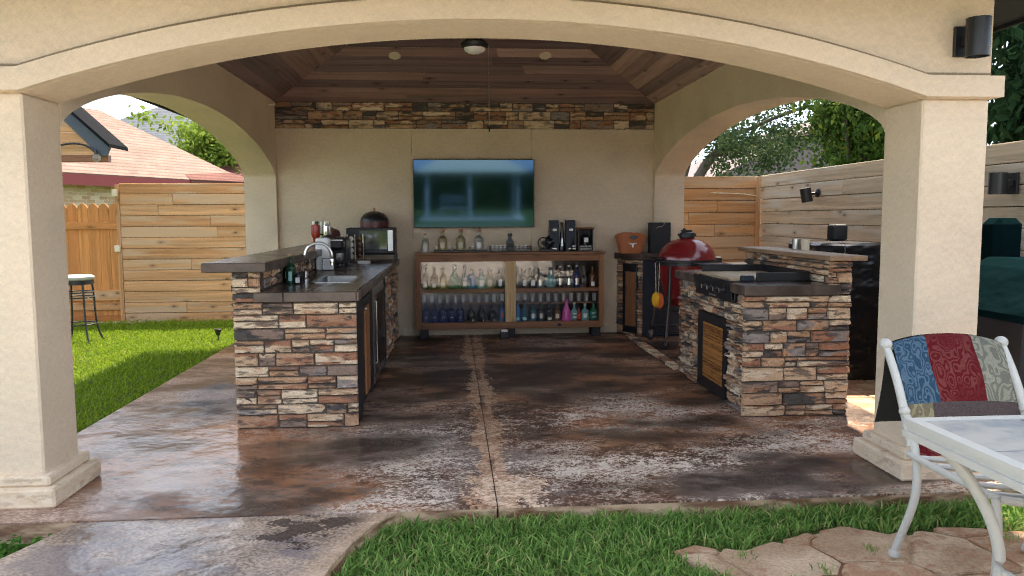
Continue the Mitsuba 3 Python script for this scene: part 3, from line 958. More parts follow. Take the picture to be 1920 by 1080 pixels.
# tiled tops
tp = new('worktop', RC)
t1 = sbox(1.782, 1.262, 2.395, 1.52)
t2 = sbox(1.782, 2.385, 2.395, 2.89)
for t in (t1, t2): part(tp, 'bed', ext_xy(t, .840, .9035), 'm_grout')
tiles(tp, t1, .9036, .910, 1.782, 1.262, .46, .27, 'm_tile_top')
tiles(tp, t2, .9036, .910, 1.782, 2.385, .31, .26, 'm_tile_top')
edge_run(tp, 'x', 1.762, 2.436, (1.240, 1.261), .843, .9095, .47)
edge_run(tp, 'y', 1.242, 1.522, (1.762, 1.7815), .843, .9095, .31)
edge_run(tp, 'y', 2.385, 2.90, (1.762, 1.7815), .843, .9095, .31)


def ledge_c(p, n, uv):
    a = fbm(p.x * 6, p.y * 6, p.z * 6, octaves=4)
    return mix(mi.ScalarColor3f(.22, .135, .08), mi.ScalarColor3f(.36, .25, .16), a) * (.85 + .3 * noise(p.x * 90, p.y * 90, p.z * 90))


mat('m_ledge', proc(ledge_c), .35, .45)
rl = new('raised_ledge', RC)
put(rl, box(2.335, 2.598, 1.204, 2.92, 1.0755, 1.110, .004), 'm_ledge', label='raised brown tile ledge')

# low stone curb between the two counters
k = thing('stone_curb', 'low rough stone curb on the floor between the right counter and corner cabinet', 'curb')
r = np.random.default_rng(61)
for i in range(7):
    y0 = 2.95 + i * .275
    m = warp(box(1.775, 1.86, y0 + .003, y0 + .272, -.002, .035, .012), .003)
    SID[0] += 1
    part(k, 'stone', m, 'm_stone', uv=np.tile([SID[0] + .5, 0], (len(m.vertices), 1)))

# griddle set into the right counter
GR = thing('griddle', 'black built-in gas griddle with tan board on top', 'griddle')
part(GR, 'body', box(1.80, 2.33, 1.535, 2.375, .772, .915, .005), 'm_black')
part(GR, 'control_panel', tf(box(-.012, .0, -.41, .41, -.078, .078, .004), tr(1.787, 1.95, .842) @ rot(-6, [0, 1, 0])), 'm_black')
for i in range(4):
    y = 1.68 + i * .135
    kb = tf(lathe([(0, 0), (.026, 0), (.026, .008), (.020, .012), (.018, .034), (0, .036)], 18), tr(1.7745, y, .845) @ rot(-96, [0, 1, 0]))
    kk = part(GR, 'knob', kb, 'm_iron', 35)
    part(kk, 'chrome_pointer', tf(box(-.003, .003, -.017, .017, .0365, .040, .001), tr(1.7745, y, .845) @ rot(-96, [0, 1, 0]) @ rot(90, [0, 0, 1])), 'm_chrome')
part(GR, 'badge', box(1.776, 1.7795, 1.88, 2.02, .778, .792, .001), 'm_steel')
board_c = wood_c([(.46, .36, .22), (.44, .34, .2), (.48, .38, .24)], kd=.0)
mat('m_board', proc(board_c), .45, .4)
m = box(1.79, 2.32, 1.60, 2.34, .9155, .934, .004)
part(GR, 'cover_board', m, 'm_board', uv=wuv(m, 1), label='tan wooden cover board')
part(GR, 'wind_guard', box(1.97, 2.36, 1.553, 1.575, .9155, .978, .003), 'm_black')
part(GR, 'wind_guard', box(1.83, 2.36, 2.352, 2.372, .9155, .985, .003), 'm_black')
part(GR, 'wind_guard', box(2.34, 2.36, 1.5755, 2.3515, .9155, .985, .003), 'm_black')
part(GR, 'grease_cup', box(1.86, 1.95, 1.548, 1.598, .9155, .955, .006), 'm_navy')

# angled cabinet in the rear right corner
CC = thing('corner_cabinet', 'small stone clad cabinet in the rear right corner', 'cabinet')
A, B = np.array([1.745, 5.29]), np.array([1.965, 4.93])
fp = Polygon([A + [.03, .02], B + [.03, .02], (2.5, 4.95), (2.5, 5.30), (1.77, 5.30)])
part(CC, 'core', ext_xy(fp.buffer(-.012), .003, .88), 'm_mortar')
dv = (B - A) / np.linalg.norm(B - A); nv = np.array([dv[1], -dv[0]])
if nv[0] > 0: nv = -nv
L = np.linalg.norm(B - A)
ex3, ez3 = (*dv, 0), (*nv, 0)
o3 = np.array([*(A + nv * -.018), .003])
stc = new('stone_cladding', CC)
put(stc, tf(box(0, L, 0, .86, -.012, -.001), frame(o3 - np.array([*nv, 0]) * .001, ex3, (0, 0, 1), ez3)), 'm_mortar')
stone_wall(stc, o3, ex3, ez3, L, .875, holes=[(.11, .345, .02, .83)], seed=71, lens=(.08, .16), proud=(.012, .03))
dr_ = new('cabinet_door', CC)
put(dr_, tf(box(.112, .343, .02, .83, .0, .02, .003), frame(o3, ex3, (0, 0, 1), ez3)), 'm_black', label='black framed wooden door of the corner cabinet')
m = box(.165, .335, .10, .74, .0205, .030, .002)
uvm = wuv(m, 1)
part(dr_, 'panel', tf(m, frame(o3, ex3, (0, 0, 1), ez3)), 'm_cabinet', uv=uvm)
part(CC, 'end_panel', box(1.985, 2.49, 4.925, 4.945, .003, .885, .003), 'm_navy')
part(CC, 'top', ext_xy(Polygon([A + [-.025, .005], B + [-.03, -.025], (2.51, 4.905), (2.51, 5.305), (1.735, 5.305)]), .886, .955), 'm_tile')

# back bar cabinet
BB = thing('back_bar_cabinet', 'low wooden display cabinet with two glass doors along the back wall', 'cabinet')
x0, x1, ym, yb, z0, z1 = -.616, 1.540, 5.0, 5.262, .108, .985
board(BB, 'top_board', (x0 - .01, x1 + .012, ym - .025, yb, z1 - .028, z1), 0, 'm_cabinet', .004)
for b, nm in (((x0, x0 + .055, ym, ym + .03, z0, z1 - .029), 'stile'), ((x1 - .055, x1, ym, ym + .03, z0, z1 - .029), 'stile')): board(BB, nm, b, 2, 'm_cabinet')
board(BB, 'rail', (x0 + .056, x1 - .056, ym, ym + .03, .882, z1 - .029), 0, 'm_cabinet')
board(BB, 'rail', (x0 + .056, x1 - .056, ym, ym + .03, z0, .182), 0, 'm_cabinet')
for a, b in ((.398, .4575), (.4595, .520)):
    board(BB, 'centre_stile', (a, b, ym - .012, ym + .018, .183, .881), 2, 'm_pine')
board(BB, 'side', (x0 + .001, x0 + .022, ym + .031, yb, z0, z1 - .029), 2, 'm_cabinet')
board(BB, 'side', (x1 - .022, x1 - .001, ym + .031, yb, z0, z1 - .029), 2, 'm_cabinet')
for a, b in ((x0 + .023, .44), (.47, x1 - .023)):
    board(BB, 'shelf', (a, b, ym + .034, yb - .012, .525, .565), 0, 'm_cabinet')
    board(BB, 'bottom', (a, b, ym + .031, yb - .012, .15, .178), 0, 'm_cabinet')
    board(BB, 'riser', (a, b, ym + .150, yb - .012, .372, .386), 0, 'm_cabinet')
board(BB, 'partition', (.441, .469, ym + .031, yb - .012, .15, z1 - .03), 2, 'm_cabinet')
mat('m_mirror', (.06, .06, .066), .12, .5, metal=1.0)
part(BB, 'mirror_back', box(x0 + .023, x1 - .023, yb - .011, yb - .002, .15, z1 - .03), 'm_mirror', label='mirrored back panel')
for a, b in ((x0 + .0565, .397), (.521, x1 - .0565)):
    part(BB, 'glass_door', trimesh.Trimesh([(a, ym + .012, .183), (b, ym + .012, .183), (b, ym + .012, .881), (a, ym + .012, .881)], [[0, 1, 2], [0, 2, 3]], process=False), 'm_pane', label='clear glass door pane')
part(BB, 'door_knob', tf(lathe([(0, 0), (.018, 0), (.02, .012), (.012, .02), (0, .022)], 14), tr(1.02, ym - .0005, .145) @ rot(90, [1, 0, 0])), 'm_black', 35)
for x in (x0 + .08, .46, x1 - .08):
    part(BB, 'foot', box(x - .05, x + .05, ym + .03, yb - .02, .0, z0 - .001, .003), 'm_black_matte')

k = thing('plug_in_light', 'small black box with white top on the floor under the cabinet', 'night light')
part(k, 'body', box(.335, .43, 4.93, 4.985, .001, .075, .006), 'm_black')
part(k, 'white_top', box(.345, .42, 4.928, 4.982, .0755, .102, .006), 'm_white')

# television on its wall mount
TV = thing('television', 'large dark flat television hung on the back wall', 'television')
M = tr(.058, 5.205, 1.655) @ rot(1.7, [1, 0, 0])
w2, h2 = .697, .392
part(TV, 'housing', tf(box(-w2, w2, .0, .035, -h2, h2, .004), M), 'm_black_matte')
part(TV, 'screen', tf(box(-w2 + .008, w2 - .008, -.004, -.0005, -h2 + .010, h2 - .008, .0008), M), 'm_tv')
part(TV, 'bezel', cat([tf(box(-w2, w2, -.007, -.0005, h2 - .0078, h2, .001), M), tf(box(-w2, w2, -.007, -.0005, -h2, -h2 + .0098, .001), M), tf(box(-w2, -w2 + .0078, -.007, -.0005, -h2 + .0099, h2 - .0079, .001), M), tf(box(w2 - .0078, w2, -.007, -.0005, -h2 + .0099, h2 - .0079, .001), M)]), 'm_black')
part(TV, 'sensor', tf(box(-.018, .018, -.0075, .02, -h2 - .010, -h2 - .0005, .002), M), 'm_black')
part(TV, 'wall_bracket', box(-.2, .3, 5.245, 5.3095, 1.5, 1.78, .003), 'm_black_matte')

k = thing('ceiling_lamp', 'white glass dome lamp hanging on a dark rod with a long pull chain', 'ceiling lamp')
lx, ly, lz = .005, 2.83, 2.78
def dome_pts(): return [(0, -.032), (.045, -.029), (.075, -.016), (.088, 0), (.09, .012), (0, .012)]
part(k, 'glass_dome', lathe(dome_pts(), 28, (lx, ly, lz)), 'm_white', 50)
part(k, 'housing', lathe([(0, .0125), (.092, .0125), (.11, .022), (.115, .05), (.07, .085), (.02, .10), (0, .10)], 28, (lx, ly, lz)), 'm_black', 35)
part(k, 'rod', tube([(lx, ly, lz + .10), (lx, ly, 3.66)], .013, 10), 'm_black', 40)
part(k, 'canopy', lathe([(0, 3.60), (.03, 3.60), (.07, 3.66), (.07, 3.675), (0, 3.675)], 20, (lx, ly, 0)), 'm_black', 35)
part(k, 'pull_chain', tube([(lx + .115, ly, lz + .03), (lx + .118, ly, 2.4), (lx + .118, ly, 2.15)], .0022, 5), 'm_steel')
part(k, 'chain_bob', lathe([(0, 2.10), (.006, 2.105), (.007, 2.13), (.003, 2.15), (0, 2.15)], 8, (lx + .118, ly, 0)), 'm_black', True)

k = thing('wall_hook', 'tiny white hook beside the left end of the stone band', 'hook')
put(k, tube([(-2.189, 5.0, 2.62), (-2.13, 5.0, 2.62), (-2.12, 5.0, 2.635)], .008, 8), 'm_white', 40)

# ---------------------------------------------------------------- bottles and bar things
def gl(name, col, trans=.0, rough=.08):
    if trans:
        return mat(name, col, rough, two=False, spec_trans=trans, eta=1.45)
    return mat(name, col, rough, .35)


gl('g_dark', (.006, .008, .012)); gl('g_blue', (.005, .016, .085)); gl('g_teal', (.010, .07, .10)); gl('g_bright', (.015, .12, .30)); gl('g_green', (.02, .13, .085))
gl('g_aqua', (.13, .28, .28)); gl('g_pink', (.50, .07, .30)); gl('g_amber', (.075, .03, .01)); gl('g_clear', (.62, .66, .64), .85); gl('g_grey', (.08, .095, .105)); gl('g_gold', (.26, .19, .06)); gl('g_dgreen', (.015, .05, .03))
gl('g_tint', (.72, .80, .74), .9); gl('g_red', (.30, .03, .02)); gl('g_olive', (.5, .46, .25), .8)
mat('l_white', (.74, .73, .70), .6, .3); mat('l_cream', (.62, .56, .42), .6, .3); mat('l_black', (.02, .02, .022), .5, .4); mat('l_aqua', (.35, .62, .60), .5, .4); mat('l_gold', (.45, .33, .12), .35, .5); mat('l_red', (.5, .10, .07), .5, .4)
mat('cork', (.30, .19, .10), .8, .2); mat('m_copper', (.40, .16, .08), .45, .5)


def bottle(k, x, y, z, h, r, body, style='std', lab=None, cap='l_black', lh=(.18, .42), lw=.62, flat=1.0):
    """A bottle at (x, y, z): glass body, cap, and a label plate on its front."""
    P = {'std': [(0, 0), (.92, 0), (1, .02), (1, .52), (.9, .6), (.42, .70), (.34, .74), (.34, .90), (.40, .905), (.40, .93), (0, .93)],
         'squat': [(0, 0), (.95, 0), (1, .03), (1, .48), (.95, .56), (.70, .63), (.40, .68), (.32, .72), (.32, .82), (.40, .825), (.40, .86), (0, .86)],
         'round': [(0, 0), (.5, 0), (.62, .02), (.9, .14), (1, .30), (.92, .45), (.62, .58), (.30, .66), (.26, .84), (.32, .85), (.32, .88), (0, .88)],
         'cone': [(0, 0), (.96, 0), (1, .03), (.82, .40), (.5, .62), (.3, .72), (.28, .90), (.34, .905), (.34, .93), (0, .93)],
         'slim': [(0, 0), (.9, 0), (1, .02), (.86, .2), (.62, .5), (.5, .7), (.4, .8), (.4, .92), (0, .92)],
         'block': [(0, 0), (.97, 0), (1, .015), (1, .58), (.95, .63), (.36, .68), (.34, .84), (.42, .845), (.42, .87), (0, .87)]}[style]
    pr = [(a * r, b * h) for a, b in P]
    m = lathe(pr, 16)
    m.vertices[:, 1] *= flat
    part(k, 'glass', m.apply_translation([x, y, z]), body, 40)
    top = P[-1][1] * h
    cr = P[-2][0] * r
    part(k, 'cap', lathe([(0, top + .0004), (cr * 1.08, top + .0004), (cr * 1.08, h - .003), (cr * .9, h), (0, h)], 12, (x, y, z)), cap, 35)
    if lab:
        a0 = lw * 1.45
        t = np.linspace(-a0 / 2, a0 / 2, 9) - math.pi / 2
        zz = np.array(lh) * h
        prof = np.array(pr)
        rr = np.interp(zz, prof[:, 1][:-3], prof[:, 0][:-3]) + .0012
        V = np.concatenate([np.stack([rr[i] * np.cos(t) + x, rr[i] * np.sin(t) * flat + y, np.full(9, zz[i] + z)], 1) for i in (0, 1)])
        V2 = V.copy(); V2[:, 1] += .001
        i = np.arange(8)
        F = np.vstack([np.c_[i, i + 1, i + 10], np.c_[i, i + 10, i + 9]])
        part(k, 'paper_label', trimesh.Trimesh(V, F, process=False), lab)


def tumbler(k, x, y, z, r, h):
    put(k, lathe([(r * .85, 0), (r, h), (r * .94, h), (r * .8, .006), (0, .006), (0, .001), (r * .8, .0), (r * .85, 0)][::-1] if False else [(0, 0), (r * .86, 0), (r, h), (r * .95, h), (r * .82, .008), (0, .008)], 12, (x, y, z)), 'm_glass', True)


zt = .9852
ORD = ['first', 'second', 'third', 'fourth', 'fifth', 'sixth', 'seventh', 'eighth', 'ninth', 'tenth', 'eleventh', 'twelfth', 'thirteenth', 'fourteenth']
# on top of the back bar cabinet
for i, (x, lab, gls, lbl, mt) in enumerate(((-.508, 'l_white', 'g_tint', 'pale green glass bottle standing alone at the left end of the cabinet top', 0),
                                            (-.312, 'l_cream', 'g_olive', 'white labelled clear bottle on the first dark tray from the left', 1),
                                            (-.103, 'l_cream', 'g_olive', 'cream labelled clear bottle on the second dark tray from the left', 1),
                                            (.105, 'l_white', 'g_clear', 'tall white labelled clear bottle on the third dark tray', 1))):
    k = thing('liquor_bottle', lbl, 'bottle')
    bottle(k, x, 5.10, zt + (.026 if mt else 0), .235 if i else .215, .052 if i else .044, gls, 'squat' if i else 'std', lab, 'm_copper' if i else 'cork', (.10, .38), .72, .7)
    if mt:
        t = thing('serving_tray', ['', 'first', 'second', 'third'][i] + ' dark low tray from the left on the cabinet top', 'tray')
        put(t, box(x - .098, x + .098, 5.03, 5.19, zt, zt + .025, .006), 'm_black')
        for q in (-.075, .075):
            g = thing('shot_glass', f'shot glass on the {["", "first", "second", "third"][i]} dark tray, {"left" if q < 0 else "right"} of its bottle', 'glass', 'shot glasses on the dark trays')
            tumbler(g, x + q, 5.10, zt + .0255, .018, .045)
k = thing('glass_caddy', 'wire caddy holding glasses around a square decanter on the cabinet top', 'caddy')
x0c, x1c = .232, .705
part(k, 'base', box(x0c, x1c, 5.04, 5.17, zt, zt + .010, .003), 'm_black')
for z in (zt + .035, zt + .06):
    part(k, 'rail', tube([(x0c, 5.04, z), (x1c, 5.04, z), (x1c, 5.17, z), (x0c, 5.17, z), (x0c, 5.04, z)], .003, 6), 'm_iron')
for x in (x0c, x1c):
    for y in (5.04, 5.17): part(k, 'post', tube([(x, y, zt + .009), (x, y, zt + .075)], .004, 6), 'm_iron')
kd = thing('decanter', 'square black and clear decanter in the middle of the glass caddy', 'decanter')
part(kd, 'body', box(.418, .506, 5.07, 5.15, zt + .0105, zt + .13, .012), 'g_grey')
part(kd, 'neck', lathe([(0, .1305), (.03, .1305), (.022, .155), (.02, .175), (0, .175)], 14, (.462, 5.11, zt)), 'g_grey', 40)
part(kd, 'stopper', lathe([(0, .1755), (.026, .178), (.028, .20), (.024, .212), (0, .214)], 12, (.462, 5.11, zt)), 'g_dark', 40)
part(kd, 'plate', box(.426, .498, 5.0665, 5.0695, zt + .05, zt + .10, .001), 'l_black')
for i in range(8):
    x = x0c + .028 + (i if i < 4 else i + 1.1) * .0465
    g = thing('whisky_glass', f'short clear glass in the wire caddy, {ORD[i]} from the left', 'glass', 'glasses in the wire caddy')
    tumbler(g, x + .003, 5.10, zt + .0105, .0195, .068)

k = thing('carriage_ornament', 'dark carriage shaped bottle holder with a spoked wheel on cabinet top', 'ornament')
cx, cz = .845, zt + .10
wheel = []
for rr, wd in ((.062, .008), (.014, .012)): wheel.append(tf(trimesh.creation.torus(rr, .007 if rr > .03 else .01, 24, 8), tr(cx, 5.06, cz) @ rot(90, [1, 0, 0])))
for a in np.arange(8) * math.pi / 4: wheel.append(tube([(cx, 5.06, cz), (cx + .06 * math.cos(a), 5.06, cz + .06 * math.sin(a))], .0035, 5))
part(k, 'wheel', cat(wheel), 'm_iron', 40)
part(k, 'stand', cat([box(cx - .04, cx + .13, 5.07, 5.17, zt, zt + .03, .006), tube([(cx, 5.07, cz), (cx + .07, 5.11, zt + .03)], .012, 8)]), 'm_black', 40)
kb = thing('holder_bottle', 'dark round bottle held in the carriage shaped holder', 'bottle')
bottle(kb, cx + .085, 5.13, zt + .0305, .235, .068, 'g_dark', 'round', None, 'm_copper')
for x, w, lbl in ((.975, .105, 'left one of two tall dark blue gift boxes on cabinet top'), (1.165, .108, 'right one of two tall dark blue gift boxes on cabinet top')):
    k = thing('gift_box', lbl, 'box')
    part(k, 'carton', box(x - w / 2, x + w / 2, 5.08, 5.185, zt, zt + .36, .003), 'm_navy')
    part(k, 'emblem', box(x - .02, x + .026, 5.0785, 5.0795, zt + .235, zt + .262, .0003), 'l_white')
    part(k, 'bottom_print', box(x - .026, x + .026, 5.0785, 5.0795, zt + .025, zt + .038, .0003), 'm_steel')
k = thing('tall_bottle', 'very tall slim dark bottle between the two gift boxes', 'bottle')
bottle(k, 1.068, 5.12, zt, .335, .040, 'g_dark', 'slim', 'm_steel', 'l_black', (.18, .45), .35)
k = thing('small_bottle', 'small dark bottle with a round white label in front of the right gift box', 'bottle')
bottle(k, 1.195, 5.04, zt, .165, .032, 'g_dark', 'round', 'l_white', 'l_black', (.16, .42), .9)
k = thing('display_case', 'dark wooden display case with a bottle inside at the right end of cabinet top', 'case')
dx = 1.335
part(k, 'back', box(dx - .088, dx + .088, 5.185, 5.195, zt + .001, zt + .255), 'l_black')
for q in (-.088, .078): part(k, 'side', box(dx + q, dx + q + .010, 5.06, 5.1845, zt + .001, zt + .255, .001), 'm_black')
part(k, 'lid', box(dx - .10, dx + .10, 5.045, 5.2, zt + .2555, zt + .275, .004), 'm_cabinet')
part(k, 'base', box(dx - .0775, dx + .0775, 5.055, 5.1845, zt, zt + .075, .003), 'm_black')
for z in (.025, .058): part(k, 'silver_line', box(dx - .065, dx + .065, 5.0525, 5.0545, zt + z, zt + z + .004), 'm_steel')
kb = thing('case_bottle', 'dark bottle with a white label inside the display case', 'bottle')
bottle(kb, dx + .008, 5.115, zt + .0755, .165, .055, 'g_dark', 'squat', 'l_white', 'l_black', (.18, .5), .6)

# inside the cabinet: upper shelves
zu, zl, zr = .5655, .1785, .3865
UL = [('g_dark', 'std', 'l_white', .27, .036, 'dark bottle with white label'), ('g_amber', 'std', 'l_white', .235, .036, 'brown bottle with white label'), ('g_gold', 'std', 'l_cream', .235, .038, 'golden bottle with cream label'),
      ('g_green', 'round', 'l_aqua', .26, .066, 'wide round green bottle'), ('g_teal', 'cone', 'l_white', .265, .042, 'teal bottle with oval white label'), ('g_bright', 'block', None, .215, .045, 'bright blue square bottle'),
      ('g_aqua', 'block', 'l_white', .215, .042, 'pale green square bottle with tall white label'), ('g_olive', 'squat', 'l_cream', .215, .044, 'clear golden squat bottle'), ('g_dark', 'std', 'l_white', .23, .032, 'dark bottle next to the centre post')]
xs = [-.515, -.415, -.312, -.178, -.062, .025, .130, .228, .345]
for i, (g, stl, lab, h, rr, d) in enumerate(UL):
    k = thing('liquor_bottle', f'{d}, {ORD[i]} from left on the upper left shelf', 'bottle')
    bottle(k, xs[i], 5.085 + .015 * (i % 2), zu, h, rr * 1.14, g, stl, lab, 'l_black' if i % 3 else 'm_steel', (.08, .30) if i in (0, 1, 2) else (.12, .46), .75, .8)
UR = [('g_dark', 'std', None, .25, .036, 'plain dark bottle'), ('g_dark', 'squat', 'l_white', .22, .042, 'dark bottle with square white label'), ('g_dark', 'squat', 'l_white', .22, .045, 'dark bottle with round white label'), ('g_grey', 'squat', 'm_steel', .21, .046, 'grey glass bottle'),
      ('g_aqua', 'round', 'l_aqua', .235, .064, 'wide round pale aqua bottle'), ('g_dark', 'std', 'm_steel', .25, .036, 'dark bottle with silver emblem'), ('g_dark', 'slim', 'm_steel', .26, .036, 'slim dark bottle with silver top'),
      ('g_blue', 'std', 'm_steel', .26, .036, 'dark blue bottle with silver emblem'), ('g_dark', 'round', None, .24, .045, 'round dark bottle'), ('g_amber', 'std', 'l_white', .25, .038, 'brown bottle with low white label')]
xs = [.548, .628, .722, .812, .930, 1.045, 1.145, 1.240, 1.325, 1.425]
for i, (g, stl, lab, h, rr, d) in enumerate(UR):
    k = thing('liquor_bottle', f'{d}, {ORD[i]} from left on the upper right shelf', 'bottle')
    bottle(k, xs[i], 5.09 + .015 * (i % 2), zu, h, rr * 1.14, g, stl, lab, 'm_steel' if i in (5, 6, 7) else 'l_black', (.12, .42) if i not in (9,) else (.06, .26), .62, .8)
# lower left
for i in range(5):
    k = thing('blue_bottle', f'deep blue bottle with silver cross, {ORD[i]} from left on the lower left shelf', 'bottle', 'five blue bottles on the lower left shelf')
    bottle(k, -.508 + i * .098, 5.085, zl, .235, .048, 'g_blue', 'squat', 'm_steel' if False else None, 'g_blue')
    part(k, 'silver_cross', cat([box(-.511 + i * .098, -.505 + i * .098, 5.038, 5.0405, zl + .035, zl + .085), box(-.522 + i * .098, -.494 + i * .098, 5.0375, 5.040, zl + .058, zl + .064)]), 'm_steel')
for i in range(3):
    k = thing('black_bottle', f'black squat bottle, {ORD[i]} of three right of the blue bottles on the lower left shelf', 'bottle')
    bottle(k, .008 + i * .122, 5.09, zl, .21, .052, 'g_dark', 'round', None, 'l_black')
    part(k, 'drop_label', box(.022 + i * .122, .030 + i * .122, 5.046, 5.048, zl + .012, zl + .042), 'l_white')
k = thing('liquor_bottle', 'blue bottle at the right end of lower left shelf beside the post', 'bottle')
bottle(k, .365, 5.10, zl, .235, .032, 'g_bright', 'std', 'l_red', 'g_blue', (.2, .5))
LR = [('g_bright', 'std', 'l_aqua', .245, .032, 'blue bottle beside the post'), ('g_teal', 'std', 'l_aqua', .25, .038, 'bright teal bottle'), ('g_teal', 'squat', 'm_steel', .215, .040, 'teal bottle with silver ring'), ('g_dark', 'squat', 'm_steel', .215, .038, 'dark teal bottle with silver ring'), ('g_dark', 'squat', 'l_cream', .225, .04, 'dark bottle with low cream label'),
      ('g_amber', 'squat', 'l_cream', .20, .038, 'brown bottle with cream print'), ('g_pink', 'cone', None, .25, .056, 'bright pink bottle'), ('g_aqua', 'round', 'l_white', .215, .044, 'pale round bottle'), ('g_red', 'round', 'l_red', .16, .034, 'small red and white bottle'), ('g_aqua', 'squat', 'l_white', .20, .042, 'pale aqua bottle'), ('g_green', 'round', 'l_aqua', .225, .052, 'pale green round bottle')]
xs = [.545, .625, .728, .822, .918, 1.008, 1.118, 1.208, 1.262, 1.335, 1.438]
for i, (g, stl, lab, h, rr, d) in enumerate(LR):
    k = thing('liquor_bottle', f'{d}, {ORD[i]} from left on the lower right shelf', 'bottle')
    bottle(k, xs[i], 5.075 if i == 8 else 5.09, zl, h, rr * 1.1, g, stl, lab, 'g_pink' if i == 6 else ('m_steel' if i in (7, 9) else 'l_black'), (.06, .2) if i in (0, 1, 4) else (.16, .42), .7, .75)
for a, b, n, s in ((-.53, .37, 11, 'left'), (.55, 1.46, 11, 'right')):
    for i in range(n):
        g = thing('stem_glass', f'clear glass on the step behind the lower {s} bottles, {ORD[i]} from left', 'glass', f'glasses on the step behind the lower {s} bottles')
        tumbler(g, a + (b - a) * i / (n - 1), 5.19, zr, .026, .105)

# ---------------------------------------------------------------- on the left counter
zc = .9055
k = thing('green_bottle', 'green glass bottle with pale cap beside the sink', 'bottle')
bottle(k, -1.378, 1.93, zc, .215, .036, 'g_dgreen', 'std', 'l_aqua', 'cork', (.10, .42), .5)
k = thing('soap_jar', 'small dark jar with white label beside the green bottle', 'jar')
part(k, 'jar', lathe([(0, 0), (.026, 0), (.028, .004), (.028, .06), (.02, .07), (.02, .085), (0, .085)], 16, (-1.318, 1.88, zc)), 'g_dark', 40)
part(k, 'paper_label', box(-1.332, -1.302, 1.8505, 1.8525, zc + .012, zc + .05, .0003), 'l_white')
k = thing('dark_bottle', 'dark green bottle behind the green bottle near the knee wall', 'bottle')
bottle(k, -1.42, 2.02, zc, .17, .036, 'g_dark', 'std', 'l_aqua', 'l_black', (.2, .5), .4)
k = thing('white_towel_box', 'tall white box standing behind the faucet', 'box')
put(k, tf(box(-.062, .062, -.05, .05, 0, .295, .012), tr(-1.385, 3.42, zc)), 'm_white')
k = thing('white_card', 'white card in a thin dark frame leaning on the white box', 'card')
M = tr(-1.333, 3.345, zc + .002) @ rot(-8, [1, 0, 0])
part(k, 'frame', tf(box(-.056, .056, .0, .010, 0, .112, .002), M), 'm_black')
part(k, 'paper', tf(box(-.050, .050, -.002, -.0005, .006, .106, .0004), M), 'l_white')
k = thing('wire_cage_stand', 'small glass goblet standing right of the white card', 'glass')
put(k, lathe([(0, 0), (.034, 0), (.034, .004), (.005, .01), (.005, .06), (.034, .09), (.036, .15), (.034, .15), (.03, .095), (0, .07)], 14, (-1.245, 3.5, zc)), 'm_glass', True)
k = thing('coffee_maker', 'black countertop coffee maker behind the faucet', 'coffee maker')
part(k, 'body', box(-1.44, -1.25, 3.95, 4.35, zc, zc + .285, .03), 'm_black')
part(k, 'head', box(-1.435, -1.255, 3.80, 3.949, zc + .17, zc + .275, .025), 'm_black')
part(k, 'drip_tray', box(-1.43, -1.26, 3.80, 3.949, zc, zc + .03, .008), 'm_iron')
part(k, 'steel_band', box(-1.43, -1.26, 3.797, 3.7995, zc + .255, zc + .268, .0005), 'm_steel')
k = thing('paper_napkins', 'small white folded napkins lying on worktop near the coffee maker', 'napkins')
put(k, tf(warp(box(-.06, .06, -.05, .05, 0, .03, .008), .003, 4), tr(-1.12, 4.35, zc)), 'l_white')
# spirit dispenser
k = thing('spirit_dispenser', 'rotating chrome dispenser holding upside down bottles on the raised ledge', 'dispenser')
sx, sy, sz = -1.50, 4.05, 1.1005
part(k, 'base', lathe([(0, 0), (.09, 0), (.09, .012), (.02, .02), (0, .02)], 20, (sx, sy, sz)), 'm_black', 35)
part(k, 'column', tube([(sx, sy, sz + .018), (sx, sy, sz + .25)], .016, 12), 'm_chrome', 40)
part(k, 'holder_ring', tf(trimesh.creation.torus(.062, .006, 24, 8), tr(sx, sy, sz + .12)), 'm_black', 40)
for i in range(5):
    a = i * 2 * math.pi / 5 + .5
    x, y = sx + .072 * math.cos(a), sy + .072 * math.sin(a)
    kb = thing('dispenser_bottle', ['steel capped upturned bottle at the back right of the chrome dispenser', 'black capped upturned bottle at the back left of the dispenser', 'red upturned bottle at the left of the chrome dispenser', 'red black capped upturned bottle at the front of the dispenser', 'steel upturned bottle at the front right of the dispenser'][i], 'bottle', 'bottles in the chrome dispenser')
    part(kb, 'glass', lathe([(0, .03), (.011, .03), (.014, .08), (.03, .11), (.031, .115), (.031, .20), (.026, .215), (0, .217)][::1], 14, (x, y, sz)), 'g_red' if i in (2, 3) else 'm_chrome', 40)
    part(kb, 'cap', lathe([(0, .2175), (.018, .2175), (.018, .25), (0, .252)], 12, (x, y, sz)), 'm_black' if i % 2 else 'm_chrome', 35)
k = thing('dark_ice_bucket', 'dark reddish lidded tub behind the chrome dispenser', 'tub')
put(k, lathe([(0, 0), (.11, 0), (.13, .11), (.115, .15), (.03, .185), (0, .187)], 24, (-1.52, 4.62, 1.1005)), 'm_darkred' if 'm_darkred' in scene else mat('m_darkred', (.07, .012, .014), .35, .5), 45)
